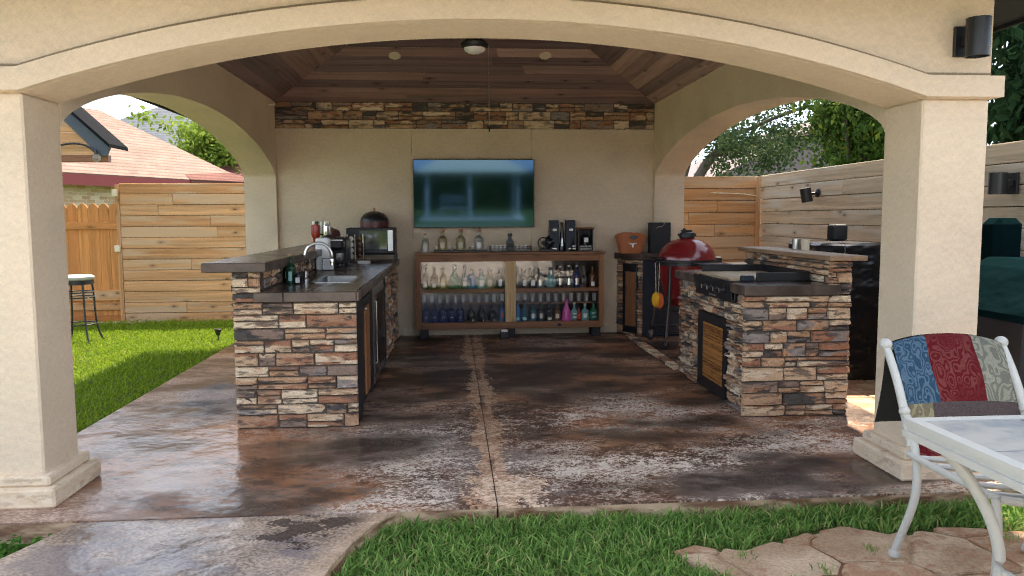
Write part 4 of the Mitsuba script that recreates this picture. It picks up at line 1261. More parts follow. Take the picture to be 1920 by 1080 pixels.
# microwave on a low stand
k = thing('appliance_stand', 'low black stand under the microwave at the rear of worktop', 'stand')
part(k, 'shelf', box(-1.42, -.835, 4.93, 5.27, zc + .062, zc + .075, .003), 'm_black')
for x in (-1.41, -.855):
    for y in (4.94, 5.25): part(k, 'leg', box(x, x + .02, y, y + .015, zc, zc + .0615), 'm_black')
k = thing('microwave', 'black microwave oven with a mirrored door at the end of left counter', 'microwave')
part(k, 'body', box(-1.38, -.842, 4.96, 5.28, zc + .0755, zc + .365, .008), 'm_black')
mat('m_mw', (.30, .31, .33), .06, .6, metal=.9)
part(k, 'door_window', box(-1.23, -.93, 4.953, 4.9595, zc + .125, zc + .335, .002), 'm_mw')
part(k, 'control_panel', box(-.92, -.862, 4.953, 4.9595, zc + .105, zc + .34, .002), 'm_steel')
k = thing('coffee_pod_rack', 'wire rack of coffee pods standing in front of the microwave', 'rack')
for x in (-1.335, -1.255, -1.165):
    part(k, 'post', tube([(x, 4.72, zc), (x, 4.72, zc + .30)], .006, 8), 'm_chrome', 40)
part(k, 'base', box(-1.345, -1.155, 4.69, 4.80, zc, zc + .012, .003), 'm_chrome')
for row in range(4):
    for cidx in range(2):
        p = thing('coffee_pod', f'{"white lidded" if cidx == 0 else "brown"} coffee pod in the wire rack, {ORD[row]} from the bottom', 'coffee pod', 'coffee pods in the wire rack')
        put(p, tf(lathe([(0, 0), (.026, .002), (.029, .004), (.022, .04), (0, .042)], 16), tr(-1.295 + cidx * .085, 4.70, zc + .065 + row * .062) @ rot(-90, [1, 0, 0])), 'l_white' if cidx == 0 else 'g_amber', 35)
k = thing('dome_lid', 'dark red and black domed cover with a knob on the microwave', 'dome')
dz = zc + .3655
part(k, 'red_rim', lathe([(0, 0), (.158, 0), (.160, .03), (.160, .07), (.156, .0705), (0, .0705)], 32, (-1.078, 5.12, dz)), 'm_darkred', 35)
part(k, 'black_dome', lathe([(.160, .071)] + [(.160 * math.cos(t), .071 + .115 * math.sin(t)) for t in np.linspace(.02, math.pi / 2, 12)], 32, (-1.078, 5.12, dz)), 'm_black', 50)
part(k, 'knob', lathe([(0, .1855), (.008, .1855), (.008, .20), (.014, .205), (.012, .222), (0, .225)], 12, (-1.078, 5.12, dz)), 'm_copper', 40)

# ---------------------------------------------------------------- kamado grill
k = thing('kamado_grill', 'glossy red ceramic kamado grill in a black rolling stand', 'grill')
kx, ky = 2.315, 4.36
R_ = .305
dome = [(R_ * 1.0, .915)] + [(R_ * math.cos(t) ** .9, .915 + .235 * math.sin(t)) for t in np.linspace(.05, 1.28, 14)] + [(.075, 1.148), (0, 1.150)]
part(k, 'lid', lathe([(0, .912), (R_, .912)] + dome, 40, (kx, ky, 0)), 'm_red', 50, label='glossy red domed lid')
part(k, 'base', lathe([(0, .43), (.17, .43), (.23, .52), (.285, .70), (.300, .86), (.300, .872), (0, .872)], 40, (kx, ky, 0)), 'm_red', 50)
part(k, 'band', cat([lathe([(.301, .862), (.316, .862), (.316, .890), (.301, .890)], 40, (kx, ky, 0)), lathe([(.301, .896), (.316, .896), (.316, .924), (.301, .924)], 40, (kx, ky, 0)), lathe([(0, .8725), (.304, .8725), (.304, .911), (0, .911)], 40, (kx, ky, 0))]), 'm_black', 35)
part(k, 'vent_cap', cat([lathe([(0, 1.1505), (.078, 1.1505), (.082, 1.165), (.075, 1.205), (.055, 1.215), (0, 1.216)], 24, (kx, ky, 0)), tf(box(-.065, .05, -.02, .02, 0, .02, .006), tr(kx, ky, 1.2165)), box(kx - .1, kx - .07, ky - .015, ky + .015, 1.17, 1.20, .004), box(kx + .07, kx + .095, ky - .015, ky + .015, 1.165, 1.20, .004), lathe([(0, 1.2365), (.02, 1.2365), (.012, 1.255), (0, 1.256)], 10, (kx - .03, ky, 0))]), 'm_black', 30)
part(k, 'handle', tube([(kx - .30, ky - .12, .935), (kx - .385, ky - .11, .945), (kx - .385, ky + .11, .945), (kx - .30, ky + .12, .935)], .013, 10), 'm_black', 40)
part(k, 'hinge', cat([box(kx + .29, kx + .37, ky - .06, ky + .06, .86, .945, .008)]), 'm_iron')
part(k, 'side_shelf', box(kx - .05, kx + .62, ky - .56, ky - .325, .872, .902, .006), 'm_black')
part(k, 'draft_door', tf(box(-.07, .07, -.006, .006, -.03, .03, .004), tr(kx - .225, ky - .09, .50) @ rot(80, [0, 0, 1])), 'm_steel')
cart = []
for sx_ in (-1, 1):
    for sy_ in (-1, 1):
        part(k, 'stand_leg', tube([(kx + sx_ * .25, ky + sy_ * .25, .86), (kx + sx_ * .26, ky + sy_ * .26, .50), (kx + sx_ * .305, ky + sy_ * .305, .10)], .016, 8), 'm_black', 40)
        cs = part(k, 'caster', tf(lathe([(.012, -.016), (.038, -.016), (.042, -.01), (.042, .01), (.038, .016), (.012, .016), (.012, -.016)], 20), tr(kx + sx_ * .31, ky + sy_ * .31, .043) @ rot(90, [1, 0, 0])), 'm_iron', 35)
        part(cs, 'fork', cat([box(kx + sx_ * .31 - .015, kx + sx_ * .31 + .015, ky + sy_ * .31 - .026, ky + sy_ * .31 - .0175, .04, .10, .002), box(kx + sx_ * .31 - .015, kx + sx_ * .31 + .015, ky + sy_ * .31 + .0175, ky + sy_ * .31 + .026, .04, .10, .002), box(kx + sx_ * .31 - .02, kx + sx_ * .31 + .02, ky + sy_ * .31 - .026, ky + sy_ * .31 + .026, .1005, .112, .002)]), 'm_chrome')
for z, q in ((.40, .27), (.16, .295)):
    part(k, 'stand_ring', tube([(kx - q, ky - q, z), (kx + q, ky - q, z), (kx + q, ky + q, z), (kx - q, ky + q, z), (kx - q, ky - q, z)], .012, 8), 'm_black', 40)
k = thing('grill_mop', 'yellow and orange grill mop hanging by strings from the grill shelf', 'grill mop')
mx, my = 1.905, 4.02
mat('m_yellow', (.75, .42, .03), .7, .2); mat('m_orange', (.55, .14, .05), .7, .2)
part(k, 'string', cat([tube([(mx - .012, my, .585), (mx - .02, my + .02, .905)], .003, 5), tube([(mx + .015, my, .585), (mx + .025, my + .02, .905)], .003, 5)]), 'l_cream')
mh = trimesh.creation.icosphere(3, 1.0); mv = mh.vertices.copy()
mv *= (1 + .12 * np.sin(9 * np.arctan2(mv[:, 1], mv[:, 0])))[:, None]
part(k, 'yellow_head', trimesh.Trimesh(mv * [.038, .035, .072] + [mx - .014, my, .525], mh.faces, process=False), 'm_yellow', 60)
part(k, 'orange_head', trimesh.Trimesh(mv * [.040, .035, .078] + [mx + .030, my + .012, .51], mh.faces, process=False), 'm_orange', 60)
part(k, 'hook', tube([(mx - .03, my + .02, .905), (mx, my + .03, .915), (mx + .4, my + .05, .915)], .006, 6), 'm_iron')

# on the corner cabinet
k = thing('ice_tub', 'burnt orange oval tub with a white steer head emblem', 'tub')
tz = .9556
tub = lathe([(0, 0), (.125, 0), (.135, .01), (.175, .17), (.185, .215), (.178, .215), (.165, .17), (.125, .02), (0, .018)], 32)
tub.vertices[:, 2] += (tub.vertices[:, 2] > .16) * .035 * (tub.vertices[:, 0] / .185) ** 2 * -1 + (tub.vertices[:, 2] > .16) * .03
tub.vertices[:, 1] *= .62
M = tr(1.868, 5.10, tz) @ rot(4, [0, 0, 1])
mat('m_burnt', (.36, .115, .045), .4, .45)
part(k, 'body', tf(tub, M), 'm_burnt', 40)
hd = Polygon([(-.085, .045), (-.05, .038), (-.022, .035), (0, .040), (.022, .035), (.05, .038), (.085, .045), (.06, .022), (.03, .012), (.020, .0), (.016, -.03), (.010, -.05), (-.010, -.05), (-.016, -.03), (-.020, .0), (-.03, .012), (-.06, .022)])
em = ext_xz(affinity.scale(hd, .62, .62, origin=(0, 0)), -.0015, 0)
em.vertices[:, 1] += -.100 + .10 * np.abs(em.vertices[:, 0]) ** 1.5
part(k, 'steer_emblem', tf(em, M @ tr(0.0, -.0005, .085) @ rot(-9, [1, 0, 0])), 'l_white', label='white steer head emblem')
ho = Polygon(np.stack([.048 * np.cos(np.linspace(0, 6.28, 28)[:-1]), .020 * np.sin(np.linspace(0, 6.28, 28)[:-1])], 1))
hm = ext_xz(ho, -.003, 0)
part(k, 'handle_slot', tf(hm, M @ tr(.005, -.1165, .188) @ rot(-10, [1, 0, 0])), 'm_black')
k = thing('black_carton', 'tall black box with a pale squiggle behind the tub', 'box')
part(k, 'carton', box(2.105, 2.345, 5.09, 5.22, tz, tz + .355, .004), 'm_black_matte')
part(k, 'squiggle', tube(bez([(2.17, 5.0885, 1.235), (2.20, 5.0885, 1.262), (2.235, 5.0885, 1.268), (2.265, 5.0885, 1.305)], 12), .004, 6), 'm_steel', 40)

# two small cups on the ledge of the right counter
for x, y, c, lbl in ((2.556, 2.22, 'm_steel', 'small grey metal cup on the right counter ledge'), (2.560, 2.07, 'l_cream', 'small cream cup on the right counter ledge')):
    k = thing('cup', lbl, 'cup')
    put(k, lathe([(0, 0), (.030, 0), (.032, .004), (.033, .085), (.030, .085), (.028, .008), (0, .008)], 18, (x, y, 1.1105)), c, 40)

# ---------------------------------------------------------------- lamps on walls
def sconce(k, x, y, z, M, r=.054, h=.20):
    part(k, 'back_plate', tf(box(-.052, .052, -.022, -.0005, -.075, .075, .003), M), 'm_black')
    part(k, 'arm', tf(box(-.025, .025, -.062, -.0225, -.025, .025, .003), M), 'm_black')
    part(k, 'cylinder', tf(lathe([(r * .86, -h / 2), (r, -h / 2), (r, h / 2), (r * .86, h / 2), (r * .86, -h / 2)], 36), M @ tr(0, -.062 - r, 0)), 'm_black', 35)
    part(k, 'lens', tf(cat([lathe([(0, -h / 2 + .03), (r * .855, -h / 2 + .03), (r * .855, -h / 2 + .034), (0, -h / 2 + .034)], 24), lathe([(0, h / 2 - .03), (r * .855, h / 2 - .03), (r * .855, h / 2 - .026), (0, h / 2 - .026)], 24)]), M @ tr(0, -.062 - r, 0)), 'm_glass_front', 35)


k = thing('wall_sconce', 'black cylinder wall lamp on the front of right pier', 'wall lamp')
sconce(k, 0, 0, 0, tr(2.385, 0, 2.250), .056, .185)

# ---------------------------------------------------------------- fences
def hfence(k, o, ex, ez, L, H, rows, seed, bsdf, z0=0.0, joints=2):
    """Horizontal boards along ex from o; ez is the face normal."""
    r = np.random.default_rng(seed)
    zs = np.linspace(0, H, rows + 1)
    for a, b in zip(zs[:-1], zs[1:]):
        cuts = [0.] + sorted(r.uniform(.15, .85) * L for _ in range(joints if r.random() < .75 else 0)) + [L]
        for s, t in zip(cuts[:-1], cuts[1:]):
            if t - s < .12: continue
            m = warp(box(s + .0015, t - .0015, z0 + a + .003, z0 + b - .004, -.022, r.uniform(-.004, .003), .004), .0012, int(r.integers(1e9)))
            uv = wuv(m, 0)
            M = frame(np.array(o, float), ex, (0, 0, 1), ez)
            mm = tf(m, M)
            if np.linalg.det(M[:3, :3]) < 0: mm.invert()
            part(k, 'board', mm, bsdf, uv=uv)
    part(k, 'backing', tf(box(.01, L - .01, z0 + .01, z0 + H - .01, -.032, -.0265), frame(np.array(o, float), ex, (0, 0, 1), ez)), 'm_bark')  # added sheet that keeps sun from leaking through the board gaps


k = thing('left_fence', 'weathered horizontal cedar board fence panel behind the left lawn', 'fence')
hfence(k, (-4.835, 7.5, 0), (1, 0, 0), (0, -1, 0), 2.4, 1.985, 13, 101, 'm_cedar', -.10, 1)
for x in (-4.80, -3.6, -2.48): part(k, 'post', box(x - .045, x + .045, 7.54, 7.63, -.15, 1.86), 'm_cedar')
k = thing('picket_gate', 'orange cedar picket gate with rounded tops left of the fence', 'gate')
for i in range(7):
    x = -5.86 + i * .142
    w = .138
    pg = Polygon([(0, 0), (w, 0), (w, 1.52), (w - .02, 1.555), (w - .048, 1.578), (w / 2, 1.585), (.048, 1.578), (.02, 1.555), (0, 1.52)])
    pm = ext_xz(pg, -.009, .009)
    pm.apply_translation([x, 7.56, .02])
    part(k, 'picket', pm, 'm_cedar_new', uv=wuv(pm, 2))
for z0_, z1_, b in ((1.24, 1.345, 'm_cedar_new'), (.235, .385, 'm_cedar'), (.10, .20, 'm_cedar')):
    m = box(-5.88, -4.90, 7.52, 7.549, z0_, z1_, .003)
    part(k, 'rail', m, b, uv=wuv(m, 0))
part(k, 'kick_board', box(-5.86, -4.90, 7.552, 7.57, -.09, .018), 'm_cedar_new', uv=wuv(box(-5.86, -4.90, 7.552, 7.57, -.09, .018), 0))
for z in (1.70, .925): part(k, 'hinge', box(-4.92, -4.85, 7.455, 7.499, z, z + .09, .004), 'l_cream')
m = box(-4.895, -4.84, 7.50, 7.59, -.15, 1.86, .003)
part(k, 'gate_post', m, 'm_cedar', uv=wuv(m, 2))
# stones at the foot of the gate
r = np.random.default_rng(8)
for i in range(14):
    s = thing('edging_stone', f'small pale stone at the foot of the picket gate, {ORD[i]} from left', 'stone', 'small stones at the foot of the gate')
    sp = trimesh.creation.icosphere(1, 1.0); sp.vertices *= r.uniform(.7, 1.2, (len(sp.vertices), 1)) * [r.uniform(.04, .08), r.uniform(.03, .06), r.uniform(.02, .04)]
    sp.apply_translation([-5.7 + i * .085 + r.uniform(-.03, .03), 7.36 + r.uniform(-.08, .08), -.075])
    put(s, sp, 'm_flag', uv=np.tile([300 + i + .5, 0], (len(sp.vertices), 1)))

k = thing('back_right_fence', 'orange horizontal cedar fence panel behind the red grill', 'fence')
hfence(k, (2.40, 5.96, 0), (1, 0, 0), (0, -1, 0), 1.34, 1.99, 13, 102, 'm_cedar', -.10, 1)
part(k, 'post', box(2.5, 2.59, 6.0, 6.09, -.15, 1.85), 'm_cedar')
m = box(3.685, 3.735, 5.885, 5.93, -.15, 1.88, .003)
part(k, 'corner_post', m, 'm_cedar', uv=wuv(m, 2))
k = thing('right_fence', 'pale weathered horizontal board fence along the right side', 'fence')
hfence(k, (3.76, 5.955, 0), (0, -1, 0), (-1, 0, 0), 8.4, 2.0, 13, 103, 'm_cedar_grey', -.10, 4)
for y in (5.6, 3.6, 1.6, -.4, -2.3): part(k, 'post', box(3.80, 3.89, y - .045, y + .045, -.15, 1.86), 'm_cedar_grey')
# flood light and sconce on the right fence
k = thing('flood_light', 'black adjustable cylinder spotlight on the pale right fence', 'spotlight')
ly_, lz_ = 4.33, 1.605
part(k, 'base', tf(lathe([(0, 0), (.045, 0), (.045, .02), (.02, .03), (0, .03)], 18), tr(3.745, ly_, lz_ + .02) @ rot(-90, [0, 1, 0])), 'm_black', 35)
part(k, 'arm', tube([(3.72, ly_, lz_ + .02), (3.66, ly_, lz_ + .01)], .016, 10), 'm_black', 40)
part(k, 'head', tf(lathe([(.045, -.075), (.058, -.075), (.058, .075), (.0, .078), (0, .05), (.045, .05), (.045, -.075)], 24), tr(3.61, ly_, lz_) @ rot(-12, [0, 1, 0])), 'm_black', 35)
k = thing('fence_sconce', 'black wall lamp on the right fence beyond the right pier', 'wall lamp')
sconce(k, 0, 0, 0, tr(3.745, 1.38, 1.60) @ rot(-90, [0, 0, 1]), .06, .15)
k = thing('pale_cable', 'thin pale cable hanging along the corner of right fence', 'cable')
put(k, tube(bez([(3.1, 5.935, 1.68), (3.35, 5.93, 1.672), (3.55, 5.93, 1.66), (3.72, 5.9, 1.63)], 14), .006, 6), 'l_cream', 40)

# ---------------------------------------------------------------- covered equipment
def cover_b(p, n, uv):
    return fbm(p.x * 5, p.y * 5, p.z * 9, octaves=3)


mat('m_vinyl', (.010, .011, .014), .28, .55, bump=(cover_b, .05))
mat('m_cover', (.0035, .0115, .0135), 1.0, .0, bump=(cover_b, .03))
mat('m_cover_navy', (.003, .005, .009), 1.0, .0, bump=(cover_b, .03))


def drape(mesh, amp, f, seed, z0=None):
    m = mesh.subdivide_to_size(.07) if hasattr(mesh, 'subdivide_to_size') else mesh
    v = m.vertices
    n = np.stack([meshkit.fbm(np.c_[v[:, 0] * f, v[:, 1] * f, v[:, 2] * f * .35], 3, seed + i) - .5 for i in range(3)], 1)
    m.vertices = v + n * amp * [1, 1, .3]
    m.merge_vertices()
    return m


k = thing('covered_smoker', 'tall box shaped equipment under a shiny black vinyl cover behind right counter', 'covered grill')
put(k, drape(box(2.86, 3.42, 2.42, 3.05, -.06, 1.15, .02), .05, 4.5, 3), 'm_vinyl', 50)
part(k, 'seam', tube([(3.06, 2.405, .9), (3.06, 2.405, 1.14)], .004, 5), 'm_steel')
k = thing('covered_chimney', 'small black covered cap on top of the vinyl covered box', 'cap')
put(k, drape(box(3.03, 3.16, 2.55, 2.68, 1.165, 1.31, .02), .02, 8, 5), 'm_black_matte', 50)
k = thing('covered_grill', 'large grill under a dark teal cover at the right edge', 'covered grill')
pf = Polygon([(2.80, -.06), (2.82, .84), (2.845, .872), (3.03, 1.075), (3.12, 1.12), (3.34, 1.12), (3.45, 1.0), (3.46, -.06)])
part(k, 'cover_top', drape(ext_xz(pf.intersection(sbox(2, .80, 4, 2)), .02, .75), .018, 5, 11), 'm_cover', 40)
part(k, 'cover_skirt', drape(ext_xz(pf.intersection(sbox(2, -.1, 4, .799)), .035, .73), .03, 5, 12), 'm_black_matte', 40)
k = thing('covered_stack', 'tall narrow dark covered column behind the teal covered grill', 'covered post')
put(k, drape(box(3.21, 3.40, .80, .98, -.06, 1.36, .04), .015, 6, 13), 'm_cover', 50)
k = thing('covered_mound', 'rounded dark navy covered grill beside the right fence', 'covered grill')
mp = Polygon([(3.12, -.06), (3.14, .85), (3.25, 1.08), (3.38, 1.125), (3.56, 1.11), (3.70, .97), (3.72, -.06)])
put(k, drape(ext_xz(mp, 1.15, 1.65), .02, 5, 14), 'm_cover_navy', 45)

# ---------------------------------------------------------------- patio chair, throw, table
def rail(pts, w, n=28, sides=12):
    return tube(bez(pts, n), w, sides)


CH = thing('patio_chair', 'white metal patio chair with a patchwork throw over its back', 'chair')
cxm = 1.965
for s, nm in ((-1, 'l'), (1, 'r')):
    X = cxm + s * .268
    part(CH, 'back_post', rail([(X + s * .0, -.60, .800), (X + s * .0, -.66, .72), (X - s * .0, -.74, .58), (X - s * .005, -.80, .42)], np.linspace(.017, .018, 28)), 'm_white_metal', 40)
    part(CH, 'finial', trimesh.Trimesh(trimesh.creation.icosphere(3, 1).vertices * [.027, .03, .027] + [X, -.592, .815], trimesh.creation.icosphere(3, 1).faces, process=False), 'm_white_metal', True)
    part(CH, 'rear_leg', rail([(X, -.765, .54), (X - s * .014, -.83, .36), (X - s * .006, -.845, .22), (X + s * .014, -.815, .08), (X + s * .032, -.775, -.058)], np.linspace(.0185, .016, 28)), 'm_white_metal', 40)
    part(CH, 'foot_cap', lathe([(0, -.068), (.022, -.068), (.024, -.055), (.02, -.04), (0, -.04)], 14, (X + s * .032, -.775, 0)), 'm_white_metal', 35)
    part(CH, 'front_leg', rail([(X, -1.325, .385), (X, -1.345, .2), (X, -1.32, -.06)], .016), 'm_white_metal', 40)
    part(CH, 'joint_knob', trimesh.creation.icosphere(2, .023).apply_translation([X, -.755, .555]), 'm_white_metal', True)
    part(CH, 'seat_rail', rail([(X, -.80, .385), (X - s * .01, -1.05, .375), (X - s * .01, -1.335, .385)], .015), 'm_white_metal', 40)
for i in range(5):
    y = -.86 - i * .105
    part(CH, 'seat_slat', rail([(cxm - .255, y, .385), (cxm - .12, y - .012, .372), (cxm + .12, y - .012, .372), (cxm + .255, y, .385)], .012, 16, 8), 'm_white_metal', 40)
part(CH, 'front_rail', rail([(cxm - .258, -1.335, .385), (cxm - .1, -1.365, .37), (cxm + .1, -1.365, .37), (cxm + .258, -1.335, .385)], .016), 'm_white_metal', 40)
part(CH, 'top_rail', rail([(cxm - .262, -.60, .795), (cxm - .13, -.585, .832), (cxm + .13, -.585, .832), (cxm + .262, -.60, .795)], .013), 'm_white_metal', 40)


def throw_c(p, n, uv):
    u, v = uv.x, uv.y
    def swirl(s, o):
        h = fbm(u * s + o, v * s * .8 + o, octaves=2)
        d, d2, w = voronoi(u * s * .55 + o, v * s * .5)
        return smoothstep(.38, .62, .5 + .5 * dr.sin(h * 34 + 5 * d)) * (.65 + .35 * noise(u * 90, v * 70))
    fine = noise(u * 420, v * 420)
    blue = mix(mi.ScalarColor3f(.022, .050, .088), mi.ScalarColor3f(.075, .125, .175), swirl(15, 3))
    leaf = swirl(14, 7) * (.25 + .75 * smoothstep(.40, .55, fbm(u * 4 + 9, v * 4)))
    red = mix(mi.ScalarColor3f(.085, .007, .010), mi.ScalarColor3f(.15, .045, .04), leaf * .8)
    sage = mix(mi.ScalarColor3f(.12, .122, .10), mi.ScalarColor3f(.22, .22, .175), swirl(11, 11))
    brown = mix(mi.ScalarColor3f(.04, .03, .03), mi.ScalarColor3f(.095, .075, .075), noise(u * 160, v * 300))
    tan = mix(mi.ScalarColor3f(.22, .2, .12), mi.ScalarColor3f(.12, .1, .07), swirl(10, 2))
    s1 = .285 + .03 * v
    s2 = .715 + .03 * v
    c = dr.select(u < s1, blue, dr.select(u < s2, red, sage))
    strip = (v > .50) & (v < .66)
    c = dr.select(strip, dr.select(u < .22, tan, brown), c)
    c = dr.select(v > .66, dr.select(u < .4, mix(mi.ScalarColor3f(.09, .007, .01), mi.ScalarColor3f(.16, .05, .04), swirl(8, 5)), brown), c)
    weave = .5 + .5 * dr.sin(u * 700) * dr.sin(v * 700)
    return c * (.62 + .45 * fine + .3 * weave)


mat('m_throw', proc(throw_c), .92, .1, sheen=.3)
mat('m_throw_back', (.035, .038, .036), .9, .1)
k = thing('patchwork_throw', 'blue, red and sage patchwork throw draped over the white chair back', 'throw')
nu, nv_ = 40, 46
uu, vv = np.meshgrid(np.linspace(0, 1, nu), np.linspace(0, 1, nv_))
def throw_pt(u, v, off):
    """u across the back, v from the top rail down the front to the seat."""
    w = .505
    x = cxm + (u - .5) * w + .004 * np.sin(v * 14 + u * 5)
    arch = .042 * np.sin(np.pi * u) ** .8
    prof_v = [0, .04, .12, .5, .66, .9, 1.0]
    py = np.interp(v, prof_v, [-.590, -.612, -.632, -.728, -.765, -.80, -.83])
    pz = np.interp(v, prof_v, [.815, .812, .775, .575, .50, .42, .385])
    y = py - off - .01 * np.sin(np.pi * u) * np.sin(np.pi * np.clip(v, 0, .8)) + .004 * np.sin(u * 17 + v * 3) * v
    z = pz + arch * (1 - v) ** 1.5 + off * .6 * (v < .06)
    return np.stack([x, y, z], -1)
Pf = throw_pt(uu, vv, .006).reshape(-1, 3)
i, j = np.meshgrid(np.arange(nv_ - 1), np.arange(nu - 1), indexing='ij')
q = np.stack([i * nu + j, i * nu + j + 1, (i + 1) * nu + j + 1, (i + 1) * nu + j], -1).reshape(-1, 4)
F = np.vstack([q[:, [0, 1, 2]], q[:, [0, 2, 3]]])
part(k, 'front', trimesh.Trimesh(Pf, F, process=False), 'm_throw', True, uv=np.stack([uu.ravel(), vv.ravel()], 1))
bu, bvv = np.meshgrid(np.linspace(0, 1, 16), np.linspace(0, 1, 16))
Pb = np.stack([cxm + (bu - .5) * .51 + .012 * np.sin(bvv * 3), np.interp(bvv, [0, .06, 1], [-.590, -.565, -.50]) + .01 * np.sin(bu * 9), np.interp(bvv, [0, .06, 1], [.819, .81, .44]) + .042 * np.sin(np.pi * bu) ** .8 * (1 - bvv)], -1).reshape(-1, 3)
i, j = np.meshgrid(np.arange(15), np.arange(15), indexing='ij')
q = np.stack([i * 16 + j, i * 16 + j + 1, (i + 1) * 16 + j + 1, (i + 1) * 16 + j], -1).reshape(-1, 4)
part(k, 'back_fall', trimesh.Trimesh(Pb, np.vstack([q[:, [0, 1, 2]], q[:, [0, 2, 3]]]), process=False), 'm_throw_back', True)

TB = thing('patio_table', 'white framed patio table with pale stone tile top at the right front', 'table')
tx0, tx1, ty0, ty1, tzp = 1.312, 2.75, -2.55, -1.385, .700
out = sbox(tx0, ty0, tx1, ty1)
for d0, d1, za, zb in ((.0, .030, tzp - .022, tzp - .0), (.006, .034, tzp - .040, tzp - .0225), (-.004, .030, tzp - .062, tzp - .0405)):
    part(TB, 'rim', ext_xy(out.buffer(-d0, join_style='mitre').difference(out.buffer(-d1 - .012, join_style='mitre')), za, zb), 'm_white_metal')


def ttile_c(p, n, uv):
    a = fbm(p.x * 5 + 3, p.y * 9, octaves=4); b = fbm(p.x * 22, p.y * 30, octaves=3)
    r_ = cell_rand(dr.floor(uv.x), 3)
    return mix(mi.ScalarColor3f(.20, .215, .225), mi.ScalarColor3f(.32, .31, .285), smoothstep(.3, .7, .6 * a + .4 * b)) * (.78 + .4 * r_)


mat('m_table_tile', proc(ttile_c), .40, .30)
mat('m_table_grout', (.09, .095, .10), .8, .2)
tt = out.buffer(-.040, join_style='mitre')
part(TB, 'tile_bed', ext_xy(tt, tzp - .03, tzp - .009), 'm_table_grout')
tiles(TB, tt, tzp - .0085, tzp - .003, tx0 + .04, ty1 - .04 - .335 * 4, .335, .335, 'm_table_tile', 'tile', .0035)
for (x, y, sx_, sy_) in ((1.42, -1.50, 1, 1), (1.42, -2.43, 1, -1), (2.64, -1.50, -1, 1), (2.64, -2.43, -1, -1)):
    part(TB, 'leg', rail([(x - sx_ * .05, y + sy_ * .0, tzp - .064), (x + sx_ * .06, y - sy_ * .06, .46), (x + sx_ * .10, y - sy_ * .09, .25), (x + sx_ * .05, y - sy_ * .04, .06), (x - sx_ * .05, y + sy_ * .05, -.062)], np.linspace(.020, .016, 28)), 'm_white_metal', 40)
    part(TB, 'brace', rail([(x + sx_ * .10, y - sy_ * .09, .25), (x + sx_ * .3, y - sy_ * .2, .17), (2.03, -1.965, .15)], .016), 'm_white_metal', 40)

# ---------------------------------------------------------------- bar stools, path light
mat('m_stool', (.50, .49, .46), .7, .2)


def stool(x, y, lbl):
    k = thing('bar_stool', lbl, 'bar stool')
    part(k, 'cushion', lathe([(0, 0), (.17, 0), (.19, .02), (.19, .045), (.16, .062), (0, .068)], 28, (x, y, .66)), 'm_stool', 50)
    part(k, 'seat_ring', lathe([(0, 0), (.185, 0), (.185, .045), (0, .045)], 28, (x, y, .614)), 'm_iron', 35)
    for a in (45, 135, 225, 315):
        c, s = math.cos(math.radians(a)), math.sin(math.radians(a))
        part(k, 'leg', rail([(x + c * .17, y + s * .17, .62), (x + c * .19, y + s * .19, .3), (x + c * .21, y + s * .21, .1), (x + c * .28, y + s * .28, -.095)], .012, 18, 8), 'm_iron', 40)
    for z, q in ((.52, .175), (.46, .178), (.14, .205)):
        part(k, 'foot_ring', tf(trimesh.creation.torus(q, .008, 32, 8), tr(x, y, z)), 'm_iron', True)


stool(-4.66, 5.75, 'black iron bar stool with round white cushion standing on the left lawn')
stool(-4.88, 5.35, 'second black bar stool with white cushion mostly hidden behind left pier')
k = thing('path_light', 'small black solar spot light stuck in the left lawn', 'garden light')
part(k, 'head', tf(lathe([(0, 0), (.02, 0), (.045, .075), (.04, .08), (0, .08)], 14), tr(-3.03, 5.70, -.02)), 'm_black', 35)
part(k, 'stake', tube([(-3.03, 5.70, -.15), (-3.03, 5.70, -.018)], .008, 6), 'm_black', 40)

# ---------------------------------------------------------------- gabled shelter at the left
k = thing('garden_shelter', 'wooden shelter gable with black roof edge and dark blue barge board', 'shelter')
gy0, gy1 = 6.4, 6.85
xr, zr_, xl_, zl_ = -5.2, 3.01, -4.43, 2.285
sl = (zl_ - zr_) / (xl_ - xr)
def slab(x0, x1, z0, z1, t, ya_, yb_):
    return ext_xz(Polygon([(x0, z0), (x1, z1), (x1, z1 - t), (x0, z0 - t)]), ya_, yb_)
part(k, 'roof', slab(xr, xl_, zr_ + .03, zl_ + .03, .045, gy0 - .12, gy1), 'm_roof_black')
part(k, 'roof', slab(2 * xr - xl_, xr - .001, zl_ + .03, zr_ + .03, .045, gy0 - .12, gy1), 'm_roof_dark')
part(k, 'barge_board', ext_xz(Polygon([(xr, zr_ - .017), (xl_ - .02, zl_ + .0), (xl_ - .07, zl_ - .115), (xl_ - .15, zl_ - .115), (xr, zr_ - .19)]), gy0 - .03, gy0), 'm_darkblue_paint')
for i in range(5):
    za, zb = 2.19 + i * .14, 2.19 + i * .14 + .136
    xa = min(-4.5, xr + (zr_ - .06 - zb) / -sl)
    if xa < xr + .1: break
    m = box(2 * xr - xa, xa, gy0 + .002, gy0 + .022, za, zb, .002)
    part(k, 'gable_board', m, 'm_cedar', uv=wuv(m, 0))
part(k, 'beam', box(2 * xr + 4.5, -4.5, gy0 - .002, gy0 + .10, 2.10, 2.186, .004), 'm_cabinet')
for x in (-5.42, -5.9): part(k, 'post', box(x - .06, x + .06, gy0, gy0 + .12, -.15, 2.099), 'm_cedar')
k = thing('string_light', 'clear round bulb on a dark cable under the shelter gable', 'string light')
part(k, 'cable', tube(bez([(-5.3, gy0 - .06, 2.22), (-4.98, gy0 - .07, 2.31), (-4.72, gy0 - .06, 2.29), (-4.63, gy0 - .06, 2.22)], 18), .014, 6), 'm_black', 40)
